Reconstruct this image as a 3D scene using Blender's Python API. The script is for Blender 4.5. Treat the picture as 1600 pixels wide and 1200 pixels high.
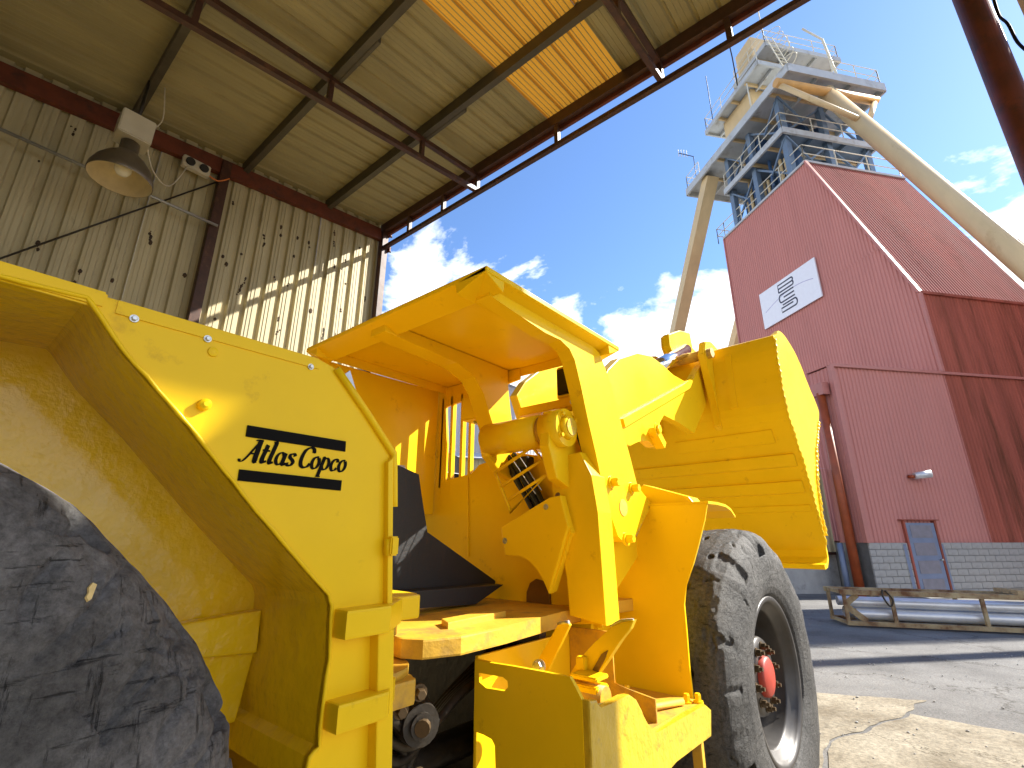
import bpy, bmesh, math, random
from mathutils import Vector, Matrix, noise
random.seed(7)
R = math.radians
scene = bpy.context.scene
for o in list(bpy.data.objects):
    bpy.data.objects.remove(o)
col = scene.collection

# ------------------------------------------------------------------ camera
# X = the loader's forward direction, Y = its left, Z = up
cam_d = bpy.data.cameras.new('camera')
cam = bpy.data.objects.new('camera', cam_d)
col.objects.link(cam)
cam.location = (0, 0, 1.31)
cam.rotation_euler = (R(90 + 17.64), 0, R(39.4 - 90))
cam_d.sensor_width = 36
cam_d.lens = 36 * 754 / 1600
cam_d.clip_start = 0.02
cam_d.clip_end = 5000
scene.camera = cam

# ------------------------------------------------------------------ sky, sun, exposure
SUN_AZ, SUN_EL = -37.0, 36.7            # degrees from +X towards +Y, elevation
world = bpy.data.worlds.new('World')
scene.world = world
world.use_nodes = True
wn, wl = world.node_tree.nodes, world.node_tree.links
wn.clear()
w_out = wn.new('ShaderNodeOutputWorld')
w_bg = wn.new('ShaderNodeBackground')
w_bg.inputs['Strength'].default_value = 0.10
sky = wn.new('ShaderNodeTexSky')
sky.sky_type = 'NISHITA'
sky.sun_disc = False
sky.sun_elevation = R(SUN_EL)
sky.sun_rotation = R(90 - SUN_AZ)
sky.altitude = 1200
sky.air_density = 1.0
sky.dust_density = 0.5
sky.ozone_density = 6.0
# cumulus bank low over the horizon, from noise on the view direction
w_tc = wn.new('ShaderNodeTexCoord')
w_sep = wn.new('ShaderNodeSeparateXYZ')
wl.new(w_tc.outputs['Generated'], w_sep.inputs[0])
w_map = wn.new('ShaderNodeMapping')
w_map.inputs['Scale'].default_value = (1.0, 1.0, 1.7)
w_map.inputs['Location'].default_value = (0.36, 0.10, 0.0)
w_map.inputs['Rotation'].default_value = (0, 0, R(315))
wl.new(w_tc.outputs['Generated'], w_map.inputs[0])
w_no = wn.new('ShaderNodeTexNoise')
w_no.inputs['Scale'].default_value = 3.1
w_no.inputs['Detail'].default_value = 9
w_no.inputs['Roughness'].default_value = 0.58
w_no.inputs['Distortion'].default_value = 0.25
wl.new(w_map.outputs[0], w_no.inputs['Vector'])
w_el = wn.new('ShaderNodeMapRange')          # cover thins out with elevation
w_el.inputs['From Min'].default_value = 0.36
w_el.inputs['From Max'].default_value = 0.70
w_el.inputs['To Min'].default_value = 0.16
w_el.inputs['To Max'].default_value = -0.24
wl.new(w_sep.outputs['Z'], w_el.inputs['Value'])
w_add = wn.new('ShaderNodeMath')
w_add.operation = 'ADD'
wl.new(w_no.outputs['Fac'], w_add.inputs[0])
wl.new(w_el.outputs[0], w_add.inputs[1])
w_ramp = wn.new('ShaderNodeValToRGB')
w_ramp.color_ramp.elements[0].position = 0.55
w_ramp.color_ramp.elements[0].color = (0, 0, 0, 1)
w_ramp.color_ramp.elements[1].position = 0.62
w_ramp.color_ramp.elements[1].color = (1, 1, 1, 1)
wl.new(w_add.outputs[0], w_ramp.inputs[0])
w_mix = wn.new('ShaderNodeMixRGB')
wl.new(w_ramp.outputs[0], w_mix.inputs['Fac'])
wl.new(sky.outputs[0], w_mix.inputs['Color1'])
w_n2 = wn.new('ShaderNodeTexNoise')          # grey and white billows inside the cloud
w_n2.inputs['Scale'].default_value = 9.0
w_n2.inputs['Detail'].default_value = 6
wl.new(w_map.outputs[0], w_n2.inputs['Vector'])
w_r2 = wn.new('ShaderNodeValToRGB')
w_r2.color_ramp.elements[0].position = 0.34
w_r2.color_ramp.elements[0].color = (0.72, 0.76, 0.86, 1)
w_r2.color_ramp.elements[1].position = 0.56
w_r2.color_ramp.elements[1].color = (1, 1, 1, 1)
wl.new(w_n2.outputs['Fac'], w_r2.inputs[0])
w_sc = wn.new('ShaderNodeMixRGB')
w_sc.blend_type = 'MULTIPLY'
w_sc.inputs['Fac'].default_value = 1.0
w_sc.inputs['Color2'].default_value = (6.5, 6.5, 6.5, 1)
wl.new(w_r2.outputs[0], w_sc.inputs['Color1'])
wl.new(w_sc.outputs[0], w_mix.inputs['Color2'])
wl.new(w_mix.outputs[0], w_bg.inputs['Color'])
wl.new(w_bg.outputs[0], w_out.inputs[0])

sun_d = bpy.data.lights.new('sun', 'SUN')
sun_d.energy = 4.2
sun_d.angle = R(0.55)
sun_d.color = (1.0, 0.95, 0.86)
sun = bpy.data.objects.new('sun', sun_d)
col.objects.link(sun)
sdir = Vector((math.cos(R(SUN_EL)) * math.cos(R(SUN_AZ)), math.cos(R(SUN_EL)) * math.sin(R(SUN_AZ)), math.sin(R(SUN_EL))))
sun.rotation_euler = sdir.to_track_quat('Z', 'Y').to_euler()
sun.location = sdir * 60

vs = scene.view_settings
vs.view_transform = 'Standard'
vs.look = 'None'
vs.gamma = 1
vs.use_curve_mapping = False
vs.exposure = 1.7

# ------------------------------------------------------------------ materials
def new_mat(name):
    m = bpy.data.materials.new(name)
    m.use_nodes = True
    nt = m.node_tree
    return m, nt.nodes, nt.links, nt.nodes['Principled BSDF']

def mat(name, color, rough=0.5, metal=0.0, var=0.12, scale=6.0, bump=0.0, bscale=60.0, coat=0.0,
        dirt=None, dirt_amt=0.5, dirt_scale=3.0, stretch=(1, 1, 1), rough_var=0.12):
    m, n, l, p = new_mat(name)
    tc = n.new('ShaderNodeTexCoord')
    mp = n.new('ShaderNodeMapping')
    mp.inputs['Scale'].default_value = stretch
    l.new(tc.outputs['Object'], mp.inputs[0])
    no = n.new('ShaderNodeTexNoise')
    no.inputs['Scale'].default_value = scale
    no.inputs['Detail'].default_value = 6
    no.inputs['Roughness'].default_value = 0.6
    l.new(mp.outputs[0], no.inputs['Vector'])
    cr = n.new('ShaderNodeValToRGB')
    c = Vector(color)
    cr.color_ramp.elements[0].position = 0.3
    cr.color_ramp.elements[1].position = 0.7
    cr.color_ramp.elements[0].color = (*(c * (1 - var)), 1)
    cr.color_ramp.elements[1].color = (*[min(1, x * (1 + var)) for x in c], 1)
    l.new(no.outputs['Fac'], cr.inputs[0])
    last = cr.outputs[0]
    if dirt:
        n2 = n.new('ShaderNodeTexNoise')
        n2.inputs['Scale'].default_value = dirt_scale
        n2.inputs['Detail'].default_value = 8
        n2.inputs['Roughness'].default_value = 0.7
        l.new(mp.outputs[0], n2.inputs['Vector'])
        r2 = n.new('ShaderNodeValToRGB')
        r2.color_ramp.elements[0].position = 0.62 - dirt_amt * 0.3
        r2.color_ramp.elements[1].position = 0.78 - dirt_amt * 0.2
        l.new(n2.outputs['Fac'], r2.inputs[0])
        mx = n.new('ShaderNodeMixRGB')
        l.new(r2.outputs[0], mx.inputs['Fac'])
        l.new(last, mx.inputs['Color1'])
        mx.inputs['Color2'].default_value = (*dirt, 1)
        last = mx.outputs[0]
    l.new(last, p.inputs['Base Color'])
    p.inputs['Metallic'].default_value = metal
    mr = n.new('ShaderNodeMapRange')
    mr.inputs['To Min'].default_value = max(0.03, rough - rough_var)
    mr.inputs['To Max'].default_value = min(1, rough + rough_var)
    l.new(no.outputs['Fac'], mr.inputs['Value'])
    l.new(mr.outputs[0], p.inputs['Roughness'])
    if coat:
        p.inputs['Coat Weight'].default_value = coat
        p.inputs['Coat Roughness'].default_value = 0.12
    if bump:
        nb = n.new('ShaderNodeTexNoise')
        nb.inputs['Scale'].default_value = bscale
        nb.inputs['Detail'].default_value = 5
        l.new(mp.outputs[0], nb.inputs['Vector'])
        b = n.new('ShaderNodeBump')
        b.inputs['Strength'].default_value = bump
        b.inputs['Distance'].default_value = 0.01
        l.new(nb.outputs['Fac'], b.inputs['Height'])
        l.new(b.outputs[0], p.inputs['Normal'])
    return m

YEL = (0.89, 0.57, 0.008)
M = {}
M['yellow'] = mat('yellow_paint', YEL, 0.34, var=0.05, scale=3, bump=0.05, bscale=45, coat=0.05,
                  dirt=(0.55, 0.29, 0.012), dirt_amt=0.03, dirt_scale=9)
M['yellow_brushed'] = mat('yellow_brushed_paint', (0.86, 0.54, 0.006), 0.20, var=0.10, scale=5, bump=0.7, bscale=30, coat=0.5,
                          stretch=(1, 1, 1))
M['yellow_worn'] = mat('yellow_battered_paint', (0.62, 0.40, 0.015), 0.33, var=0.14, scale=7, bump=0.9, bscale=22, coat=0.3,
                       dirt=(0.20, 0.11, 0.02), dirt_amt=0.16, dirt_scale=12)
M['yellow_dusty'] = mat('yellow_dusty_paint', (0.60, 0.34, 0.02), 0.6, var=0.15, scale=6, bump=0.2, bscale=50,
                        dirt=(0.28, 0.16, 0.05), dirt_amt=0.45, dirt_scale=7)
M['yellow'].node_tree.nodes['Principled BSDF'].inputs['Specular IOR Level'].default_value = 0.14
M['yellow_brushed'].node_tree.nodes['Principled BSDF'].inputs['Specular IOR Level'].default_value = 0.25
M['black'] = mat('black_decal', (0.005, 0.004, 0.003), 0.7, var=0.1)
M['black'].node_tree.nodes['Principled BSDF'].inputs['Specular IOR Level'].default_value = 0.1
M['black_sheet'] = mat('black_rubber_sheet', (0.012, 0.012, 0.012), 0.55, var=0.2, bump=0.15)
M['zinc'] = mat('zinc_bolt', (0.55, 0.55, 0.52), 0.35, metal=1.0, var=0.15, scale=40)
M['chrome'] = mat('chrome_rod', (0.85, 0.85, 0.85), 0.08, metal=1.0, var=0.03)
M['grease'] = mat('dark_greasy_metal', (0.035, 0.028, 0.020), 0.45, metal=0.4, var=0.4, scale=14, bump=0.4, bscale=30)
M['brown'] = mat('brown_oily_paint', (0.16, 0.07, 0.012), 0.4, var=0.3, scale=9, bump=0.2)
M['rim'] = mat('wheel_rim_steel', (0.055, 0.050, 0.046), 0.40, metal=0.3, var=0.25, scale=9, dirt=(0.05, 0.038, 0.026), dirt_amt=0.4)
M['hub_red'] = mat('red_hub_paint', (0.38, 0.035, 0.016), 0.5, var=0.2)
M['nut'] = mat('brown_wheel_nut', (0.10, 0.065, 0.03), 0.5, metal=0.5, var=0.3, scale=30)
M['lens'] = mat('black_lamp_lens', (0.006, 0.006, 0.007), 0.12, var=0.2)
M['silver'] = mat('silver_sheet', (0.50, 0.52, 0.56), 0.45, metal=0.7, var=0.15, scale=30)

def tyre_mat(name, c0, c1):
    m, n, l, p = new_mat(name)
    tc = n.new('ShaderNodeTexCoord')
    def nz(sc, det, ro, stretch=(1, 1, 1), rot=(0, 0, 0)):
        mp = n.new('ShaderNodeMapping')
        mp.inputs['Scale'].default_value = stretch
        mp.inputs['Rotation'].default_value = rot
        l.new(tc.outputs['Object'], mp.inputs[0])
        q = n.new('ShaderNodeTexNoise')
        q.inputs['Scale'].default_value = sc
        q.inputs['Detail'].default_value = det
        q.inputs['Roughness'].default_value = ro
        l.new(mp.outputs[0], q.inputs['Vector'])
        return q.outputs['Fac']
    def ramp(src, p0, p1, c0, c1):
        r = n.new('ShaderNodeValToRGB')
        r.color_ramp.elements[0].position, r.color_ramp.elements[1].position = p0, p1
        r.color_ramp.elements[0].color, r.color_ramp.elements[1].color = (*c0, 1), (*c1, 1)
        l.new(src, r.inputs[0])
        return r.outputs[0]
    def mul(a_, b_):
        x = n.new('ShaderNodeMixRGB')
        x.blend_type = 'MULTIPLY'
        x.inputs['Fac'].default_value = 1
        l.new(a_, x.inputs['Color1'])
        l.new(b_, x.inputs['Color2'])
        return x.outputs[0]
    base = ramp(nz(5, 8, 0.7), 0.36, 0.66, c0, c1)
    grain = ramp(nz(70, 8, 0.8), 0.34, 0.62, (0.42, 0.42, 0.42), (1.25, 1.25, 1.25))
    # scuffs: thin streaks in two directions
    s1 = ramp(nz(9, 5, 0.7, (14, 2, 1.2), (0.4, 0.9, 0.2)), 0.60, 0.66, (1, 1, 1), (0.30, 0.30, 0.30))
    s2 = ramp(nz(9, 5, 0.7, (1.2, 3, 14), (0.2, -0.6, 0.5)), 0.61, 0.67, (1, 1, 1), (0.30, 0.30, 0.30))
    l.new(mul(mul(base, grain), mul(s1, s2)), p.inputs['Base Color'])
    p.inputs['Roughness'].default_value = 0.62
    p.inputs['Specular IOR Level'].default_value = 0.35
    b1 = n.new('ShaderNodeBump')
    b1.inputs['Strength'].default_value = 0.7
    b1.inputs['Distance'].default_value = 0.012
    l.new(mul(s1, s2), b1.inputs['Height'])
    b2 = n.new('ShaderNodeBump')
    b2.inputs['Strength'].default_value = 0.8
    b2.inputs['Distance'].default_value = 0.015
    l.new(nz(48, 8, 0.8), b2.inputs['Height'])
    l.new(b1.outputs[0], b2.inputs['Normal'])
    l.new(b2.outputs[0], p.inputs['Normal'])
    return m
M['tyre'] = tyre_mat('worn_tyre_rubber', (0.040, 0.038, 0.035), (0.100, 0.095, 0.088))
M['tyre_dusty_lifted'] = tyre_mat('dusty_lifted_tyre_rubber', (0.115, 0.110, 0.102), (0.26, 0.248, 0.232))  # dusty rubber, raised paler because the rear tyre stands in shade

# shed and yard
M['clad'] = mat('cream_wall_cladding', (0.44, 0.38, 0.225), 0.6, var=0.14, scale=4, stretch=(1, 1, 0.25),
                dirt=(0.16, 0.12, 0.06), dirt_amt=0.10, dirt_scale=5, bump=0.1)
M['roof_sheet'] = mat('cream_roof_sheeting', (0.32, 0.27, 0.13), 0.6, var=0.16, scale=4, stretch=(0.25, 1, 1),
                      dirt=(0.20, 0.15, 0.06), dirt_amt=0.08, dirt_scale=6)
M['steel_brown'] = mat('brown_painted_steel', (0.055, 0.020, 0.010), 0.5, var=0.3, scale=10, dirt=(0.12, 0.05, 0.02), dirt_amt=0.3, dirt_scale=14)
M['steel_red'] = mat('red_oxide_steel', (0.13, 0.028, 0.010), 0.55, var=0.3, scale=8, dirt=(0.05, 0.018, 0.01), dirt_amt=0.4, dirt_scale=9)
M['galv'] = mat('galvanised_purlin', (0.085, 0.070, 0.045), 0.5, metal=0.3, var=0.25, scale=6)
M['conduit'] = mat('grey_conduit', (0.32, 0.31, 0.27), 0.35, metal=0.5, var=0.1)
M['orange'] = mat('orange_cable', (0.60, 0.16, 0.02), 0.5, var=0.1)
M['white_box'] = mat('cream_plastic', (0.55, 0.50, 0.38), 0.45, var=0.08)
M['dark_slot'] = mat('dark_slot', (0.02, 0.018, 0.015), 0.6)
M['lamp_shade'] = mat('spun_aluminium_shade', (0.16, 0.13, 0.09), 0.38, metal=0.5, var=0.2, scale=8)
M['lamp_in'] = mat('enamel_reflector', (0.62, 0.52, 0.32), 0.4, var=0.15, scale=8)
M['flake'] = mat('dry_flake', (0.72, 0.52, 0.20), 0.8, var=0.15, scale=90)
M['bulb'] = mat('frosted_bulb', (0.80, 0.78, 0.70), 0.2, var=0.04)
M['nest'] = mat('dark_mud_mark', (0.05, 0.03, 0.015), 0.9, var=0.4, scale=30)
def ground_mat(name, base, dark, grit, crack_w, crack_scale, stain_scale):
    m, n, l, p = new_mat(name)
    tc = n.new('ShaderNodeTexCoord')
    def nz(sc, det=6, ro=0.6):
        q = n.new('ShaderNodeTexNoise')
        q.inputs['Scale'].default_value = sc
        q.inputs['Detail'].default_value = det
        q.inputs['Roughness'].default_value = ro
        l.new(tc.outputs['Object'], q.inputs['Vector'])
        return q
    def ramp(src, p0, p1, c0, c1):
        r = n.new('ShaderNodeValToRGB')
        r.color_ramp.elements[0].position, r.color_ramp.elements[1].position = p0, p1
        r.color_ramp.elements[0].color, r.color_ramp.elements[1].color = (*c0, 1), (*c1, 1)
        l.new(src, r.inputs[0])
        return r
    def mult(a_, b_):
        x = n.new('ShaderNodeMixRGB')
        x.blend_type = 'MULTIPLY'
        x.inputs['Fac'].default_value = 1
        l.new(a_, x.inputs['Color1'])
        l.new(b_, x.inputs['Color2'])
        return x.outputs[0]
    stains = ramp(nz(stain_scale, 8, 0.65).outputs['Fac'], 0.36, 0.62, dark, base)
    speck = ramp(nz(grit, 3, 0.8).outputs['Fac'], 0.32, 0.68, (0.62, 0.62, 0.62), (1.25, 1.25, 1.25))
    vo = n.new('ShaderNodeTexVoronoi')
    vo.feature = 'DISTANCE_TO_EDGE'
    vo.inputs['Scale'].default_value = crack_scale
    wob = n.new('ShaderNodeVectorMath')
    wob.operation = 'MULTIPLY_ADD'
    l.new(nz(1.7, 6, 0.7).outputs['Color'], wob.inputs[0])
    wob.inputs[1].default_value = (1.3, 1.3, 1.3)
    l.new(tc.outputs['Object'], wob.inputs[2])
    l.new(wob.outputs[0], vo.inputs['Vector'])
    cracks = ramp(vo.outputs['Distance'], 0.0, crack_w, (0.45, 0.43, 0.40), (1, 1, 1))
    l.new(mult(mult(stains.outputs[0], speck.outputs[0]), cracks.outputs[0]), p.inputs['Base Color'])
    p.inputs['Roughness'].default_value = 0.9
    p.inputs['Specular IOR Level'].default_value = 0.25
    b = n.new('ShaderNodeBump')
    b.inputs['Strength'].default_value = 0.5
    b.inputs['Distance'].default_value = 0.01
    l.new(nz(grit * 0.8, 4, 0.8).outputs['Fac'], b.inputs['Height'])
    l.new(b.outputs[0], p.inputs['Normal'])
    return m
M['asphalt'] = ground_mat('weathered_asphalt', (0.205, 0.198, 0.185), (0.120, 0.115, 0.108), 60, 0.012, 0.35, 0.8)
M['concrete'] = ground_mat('worn_concrete', (0.33, 0.29, 0.215), (0.17, 0.14, 0.095), 34, 0.008, 0.5, 1.5)
M['red_clad'] = mat('red_cladding', (0.55, 0.235, 0.200), 0.75, var=0.08, scale=1.2, stretch=(1, 1, 0.2),
                    dirt=(0.47, 0.21, 0.18), dirt_amt=0.3, dirt_scale=0.6)
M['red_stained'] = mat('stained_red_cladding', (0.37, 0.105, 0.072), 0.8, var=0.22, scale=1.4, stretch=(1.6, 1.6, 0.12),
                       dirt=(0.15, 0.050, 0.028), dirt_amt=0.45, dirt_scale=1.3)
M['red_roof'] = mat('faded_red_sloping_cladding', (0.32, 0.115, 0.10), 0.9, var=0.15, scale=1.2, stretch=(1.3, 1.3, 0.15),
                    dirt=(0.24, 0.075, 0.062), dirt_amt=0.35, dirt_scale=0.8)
for _k in ('red_clad', 'red_stained', 'red_roof'):
    M[_k].node_tree.nodes['Principled BSDF'].inputs['Specular IOR Level'].default_value = 0.15
M['red_trim'] = mat('red_trim', (0.46, 0.17, 0.14), 0.5, var=0.08)
M['rust_red'] = mat('rust_red_pipe', (0.30, 0.06, 0.015), 0.5, var=0.25, scale=3)
M['block'] = mat('grey_concrete_block', (0.36, 0.35, 0.33), 0.9, var=0.16, scale=2.0, bump=0.5, bscale=30,
                 dirt=(0.10, 0.095, 0.085), dirt_amt=0.35, dirt_scale=0.9)
M['mortar'] = mat('mortar', (0.25, 0.245, 0.23), 0.95, var=0.15)
M['door_blue'] = mat('slate_blue_door', (0.16, 0.20, 0.30), 0.45, var=0.15, scale=2)
M['door_panel'] = mat('grey_door_panel', (0.20, 0.19, 0.22), 0.5, var=0.15, scale=5)
M['sign_white'] = mat('white_sign', (0.80, 0.80, 0.84), 0.45, var=0.03)
M['sign_ink'] = mat('navy_sign_ink', (0.02, 0.022, 0.05), 0.5)
M['sign_line'] = mat('lilac_sign_line', (0.40, 0.36, 0.55), 0.5)
M['cream_steel'] = mat('cream_tower_paint', (0.62, 0.46, 0.24), 0.5, var=0.08, scale=1.5, stretch=(1, 1, 0.4),
                       dirt=(0.46, 0.31, 0.14), dirt_amt=0.08, dirt_scale=1.8)
M['orange_steel'] = mat('ochre_tower_beam', (0.60, 0.33, 0.10), 0.5, var=0.12, scale=2)
M['grey_deck'] = mat('pale_grey_deck', (0.46, 0.48, 0.48), 0.55, var=0.10, scale=2, dirt=(0.28, 0.25, 0.20), dirt_amt=0.25, dirt_scale=1.2)
M['blue_steel'] = mat('blue_grey_steel', (0.13, 0.19, 0.27), 0.5, var=0.2, scale=2, dirt=(0.12, 0.13, 0.14), dirt_amt=0.3, dirt_scale=2)
M['blue_mach'] = mat('dark_blue_machinery', (0.035, 0.08, 0.17), 0.4, var=0.3, scale=3)
M['rail'] = mat('pale_handrail', (0.62, 0.58, 0.46), 0.5, var=0.06)
M['rack_rust'] = mat('rusty_white_rack', (0.42, 0.33, 0.18), 0.7, var=0.2, scale=7, dirt=(0.13, 0.05, 0.015), dirt_amt=0.75, dirt_scale=3.5, bump=0.3)
M['pipe_grey'] = mat('grey_steel_pipe', (0.62, 0.63, 0.65), 0.32, metal=0.30, var=0.12, scale=3)
M['timber'] = mat('weathered_timber', (0.34, 0.25, 0.14), 0.8, var=0.25, scale=6, stretch=(1, 6, 6))
M['clad_grey'] = mat('pale_grey_cladding', (0.52, 0.52, 0.53), 0.5, var=0.06, scale=1.5)
M['seam'] = mat('dirt_seam', (0.10, 0.08, 0.05), 0.95, var=0.3, scale=9)

def translucent(name, color):
    m, n, l, p = new_mat(name)
    out = n['Material Output']
    d = n.new('ShaderNodeBsdfDiffuse')
    t = n.new('ShaderNodeBsdfTranslucent')
    d.inputs[0].default_value = (*color, 1)
    t.inputs[0].default_value = (*color, 1)
    mx = n.new('ShaderNodeMixShader')
    mx.inputs[0].default_value = 0.22
    l.new(d.outputs[0], mx.inputs[1])
    l.new(t.outputs[0], mx.inputs[2])
    l.new(mx.outputs[0], out.inputs[0])
    return m
M['skylight'] = translucent('amber_fibreglass_sheet', (0.55, 0.27, 0.03))

# ------------------------------------------------------------------ helpers
def link(name, me, m, parent=None, smooth=False):
    o = bpy.data.objects.new(name, me)
    col.objects.link(o)
    if m is not None:
        if isinstance(m, (list, tuple)):
            for k in m:
                me.materials.append(M[k])
        else:
            me.materials.append(M[m])
    if parent is not None:
        o.parent = parent
    if smooth:
        for f in me.polygons:
            f.use_smooth = True
    return o

def finish(name, bm, m, parent=None, smooth=False):
    bmesh.ops.recalc_face_normals(bm, faces=bm.faces[:])
    me = bpy.data.meshes.new(name)
    bm.to_mesh(me)
    bm.free()
    return link(name, me, m, parent, smooth)

def empty(name, loc, label, cat, group=None):
    o = bpy.data.objects.new(name, None)
    col.objects.link(o)
    o.location = loc
    o.empty_display_size = 0.3
    o['label'] = label
    o['category'] = cat
    if group:
        o['group'] = group
    return o

def tag(o, label, cat, group=None):
    o['label'] = label
    o['category'] = cat
    if group:
        o['group'] = group
    return o

def struct(o):
    o['kind'] = 'structure'
    return o

def own(o, parent):
    """parent o while keeping it where it stands in the world (parents carry a location only)"""
    o.parent = parent
    loc = Vector((0, 0, 0))
    q = parent
    while q is not None:
        loc += q.location if q.type == 'EMPTY' else Vector((0, 0, 0))
        q = q.parent
    o.matrix_parent_inverse = Matrix.Translation(-loc) if parent.type == 'EMPTY' else Matrix.Identity(4)
    return o

def P3(axis, pos, p):
    if axis == 'Y':
        return (p[0], pos, p[1])
    if axis == 'X':
        return (pos, p[0], p[1])
    return (p[0], p[1], pos)

def bm_prism(bm, pts, axis, p0, p1, bevel=0.0):
    a = [bm.verts.new(P3(axis, p0, p)) for p in pts]
    b = [bm.verts.new(P3(axis, p1, p)) for p in pts]
    n = len(pts)
    fs = [bm.faces.new(a), bm.faces.new(b[::-1])]
    caps = fs[:2]
    for i in range(n):
        j = (i + 1) % n
        fs.append(bm.faces.new((a[j], a[i], b[i], b[j])))
    if bevel:
        es = list({e for f in fs[:2] for e in f.edges})
        try:
            bmesh.ops.bevel(bm, geom=es, offset=bevel, segments=2, profile=0.6, affect='EDGES', clamp_overlap=True)
        except Exception:
            pass
    elif n > 4:
        for f in caps:
            f.normal_update()
        bmesh.ops.triangulate(bm, faces=caps, ngon_method='EAR_CLIP')

def plate(name, pts, axis, p0, p1, m, parent, bevel=0.004):
    bm = bmesh.new()
    bm_prism(bm, pts, axis, p0, p1, bevel)
    o = finish(name, bm, m)
    if parent is not None:
        own(o, parent)
    return o

def bm_box(bm, c, s, rot=None):
    mtx = Matrix.Translation(c)
    if rot is not None:
        mtx = mtx @ rot.to_4x4()
    g = bmesh.ops.create_cube(bm, size=1.0, matrix=mtx @ Matrix.Diagonal((*s, 1)))
    return g['verts']

def box(name, lo, hi, m, parent=None, bevel=0.003):
    bm = bmesh.new()
    c = [(a + b) / 2 for a, b in zip(lo, hi)]
    s = [abs(b - a) for a, b in zip(lo, hi)]
    bm_box(bm, c, s)
    if bevel:
        bmesh.ops.bevel(bm, geom=bm.edges[:], offset=min(bevel, min(s) * 0.3), segments=2, affect='EDGES')
    o = finish(name, bm, m)
    if parent is not None:
        own(o, parent)
    return o

def bm_tube(bm, pts, r, seg=10, cap=True):
    pts = [Vector(p) for p in pts]
    rings = []
    up = None
    for i, p in enumerate(pts):
        if i == 0:
            d = pts[1] - p
        elif i == len(pts) - 1:
            d = p - pts[i - 1]
        else:
            d = (pts[i + 1] - p).normalized() + (p - pts[i - 1]).normalized()
        d.normalize()
        if up is None:
            up = Vector((0, 0, 1)) if abs(d.z) < 0.9 else Vector((1, 0, 0))
        x = d.cross(up).normalized()
        y = x.cross(d).normalized()
        up = y
        rr = r[i] if isinstance(r, (list, tuple)) else r
        rings.append([bm.verts.new(p + (x * math.cos(2 * math.pi * k / seg) + y * math.sin(2 * math.pi * k / seg)) * rr) for k in range(seg)])
    for a, b in zip(rings, rings[1:]):
        for k in range(seg):
            bm.faces.new((a[k], a[(k + 1) % seg], b[(k + 1) % seg], b[k]))
    if cap:
        bm.faces.new(rings[0][::-1])
        bm.faces.new(rings[-1])

def tube(name, pts, r, m, parent=None, seg=10, smooth=True):
    bm = bmesh.new()
    bm_tube(bm, pts, r, seg)
    o = finish(name, bm, m, smooth=False)
    if smooth:
        for f in o.data.polygons:
            f.use_smooth = len(f.vertices) == 4
    if parent is not None:
        own(o, parent)
    return o

def beam(name, p, q, w, h, m, parent=None, up=(0, 0, 1)):
    """rectangular bar from p to q, w sideways, h upwards"""
    p, q = Vector(p), Vector(q)
    d = (q - p)
    L = d.length
    d.normalize()
    upv = Vector(up)
    if abs(d.dot(upv)) > 0.98:
        upv = Vector((1, 0, 0))
    x = d.cross(upv).normalized()
    z = x.cross(d).normalized()
    rot = Matrix((d, x, z)).transposed()
    bm = bmesh.new()
    bm_box(bm, (p + q) / 2, (L, w, h), rot)
    o = finish(name, bm, m)
    if parent is not None:
        own(o, parent)
    return o

def bolt(name, p, d, r, h, m, parent, washer=True):
    """hex bolt head at p standing out along d"""
    p, d = Vector(p), Vector(d).normalized()
    bm = bmesh.new()
    if washer:
        bm_tube(bm, [p - d * 0.002, p + d * h * 0.2], r * 1.45, 14)
    bm_tube(bm, [p - d * 0.002, p + d * h * 0.85, p + d * h], [r, r, r * 0.8], 6)
    o = finish(name, bm, m)
    if parent is not None:
        own(o, parent)
    return o

def catmull(pts, n=8):
    pts = [Vector(p) for p in pts]
    out = []
    for i in range(len(pts) - 1):
        p0 = pts[max(i - 1, 0)]
        p1, p2 = pts[i], pts[i + 1]
        p3 = pts[min(i + 2, len(pts) - 1)]
        for k in range(n):
            t = k / n
            out.append(0.5 * ((2 * p1) + (p2 - p0) * t + (2 * p0 - 5 * p1 + 4 * p2 - p3) * t * t + (3 * p1 - p0 - 3 * p2 + p3) * t ** 3))
    out.append(pts[-1])
    return out

# ------------------------------------------------------------------ ground
def gz(u):
    return -0.33 * max(0.0, min(1.0, (u - 4.0) / 15.0))

bm = bmesh.new()
us = [-600, -200, -60, -20, -8, -3, 0, 2, 4, 6, 8, 10, 12, 14, 16, 19, 24, 40, 90, 250, 900, 2500]
vv = [-2500, -800, -250, -80, -30, -12, -6, -3, 0, 3, 6, 12, 30, 80, 250, 800, 2500]
gv = [[bm.verts.new((u, v, gz(u))) for v in vv] for u in us]
for i in range(len(us) - 1):
    for j in range(len(vv) - 1):
        bm.faces.new((gv[i][j], gv[i + 1][j], gv[i + 1][j + 1], gv[i][j + 1]))
struct(finish('ground', bm, 'asphalt'))

def flat_sheet(name, pts, dz, m):
    bm = bmesh.new()
    f = bm.faces.new([bm.verts.new((u, v, 0)) for u, v in pts])
    bmesh.ops.triangulate(bm, faces=[f])
    bmesh.ops.subdivide_edges(bm, edges=bm.edges[:], cuts=12, use_grid_fill=True)
    for q in bm.verts:
        if q.is_boundary:
            q.co.x += 0.05 * noise.noise(Vector((q.co.x * 5, q.co.y * 5, 1.0)))
            q.co.y += 0.05 * noise.noise(Vector((q.co.x * 5, q.co.y * 5, 7.0)))
        q.co.z = gz(q.co.x) + dz
    return struct(finish(name, bm, m))

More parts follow.
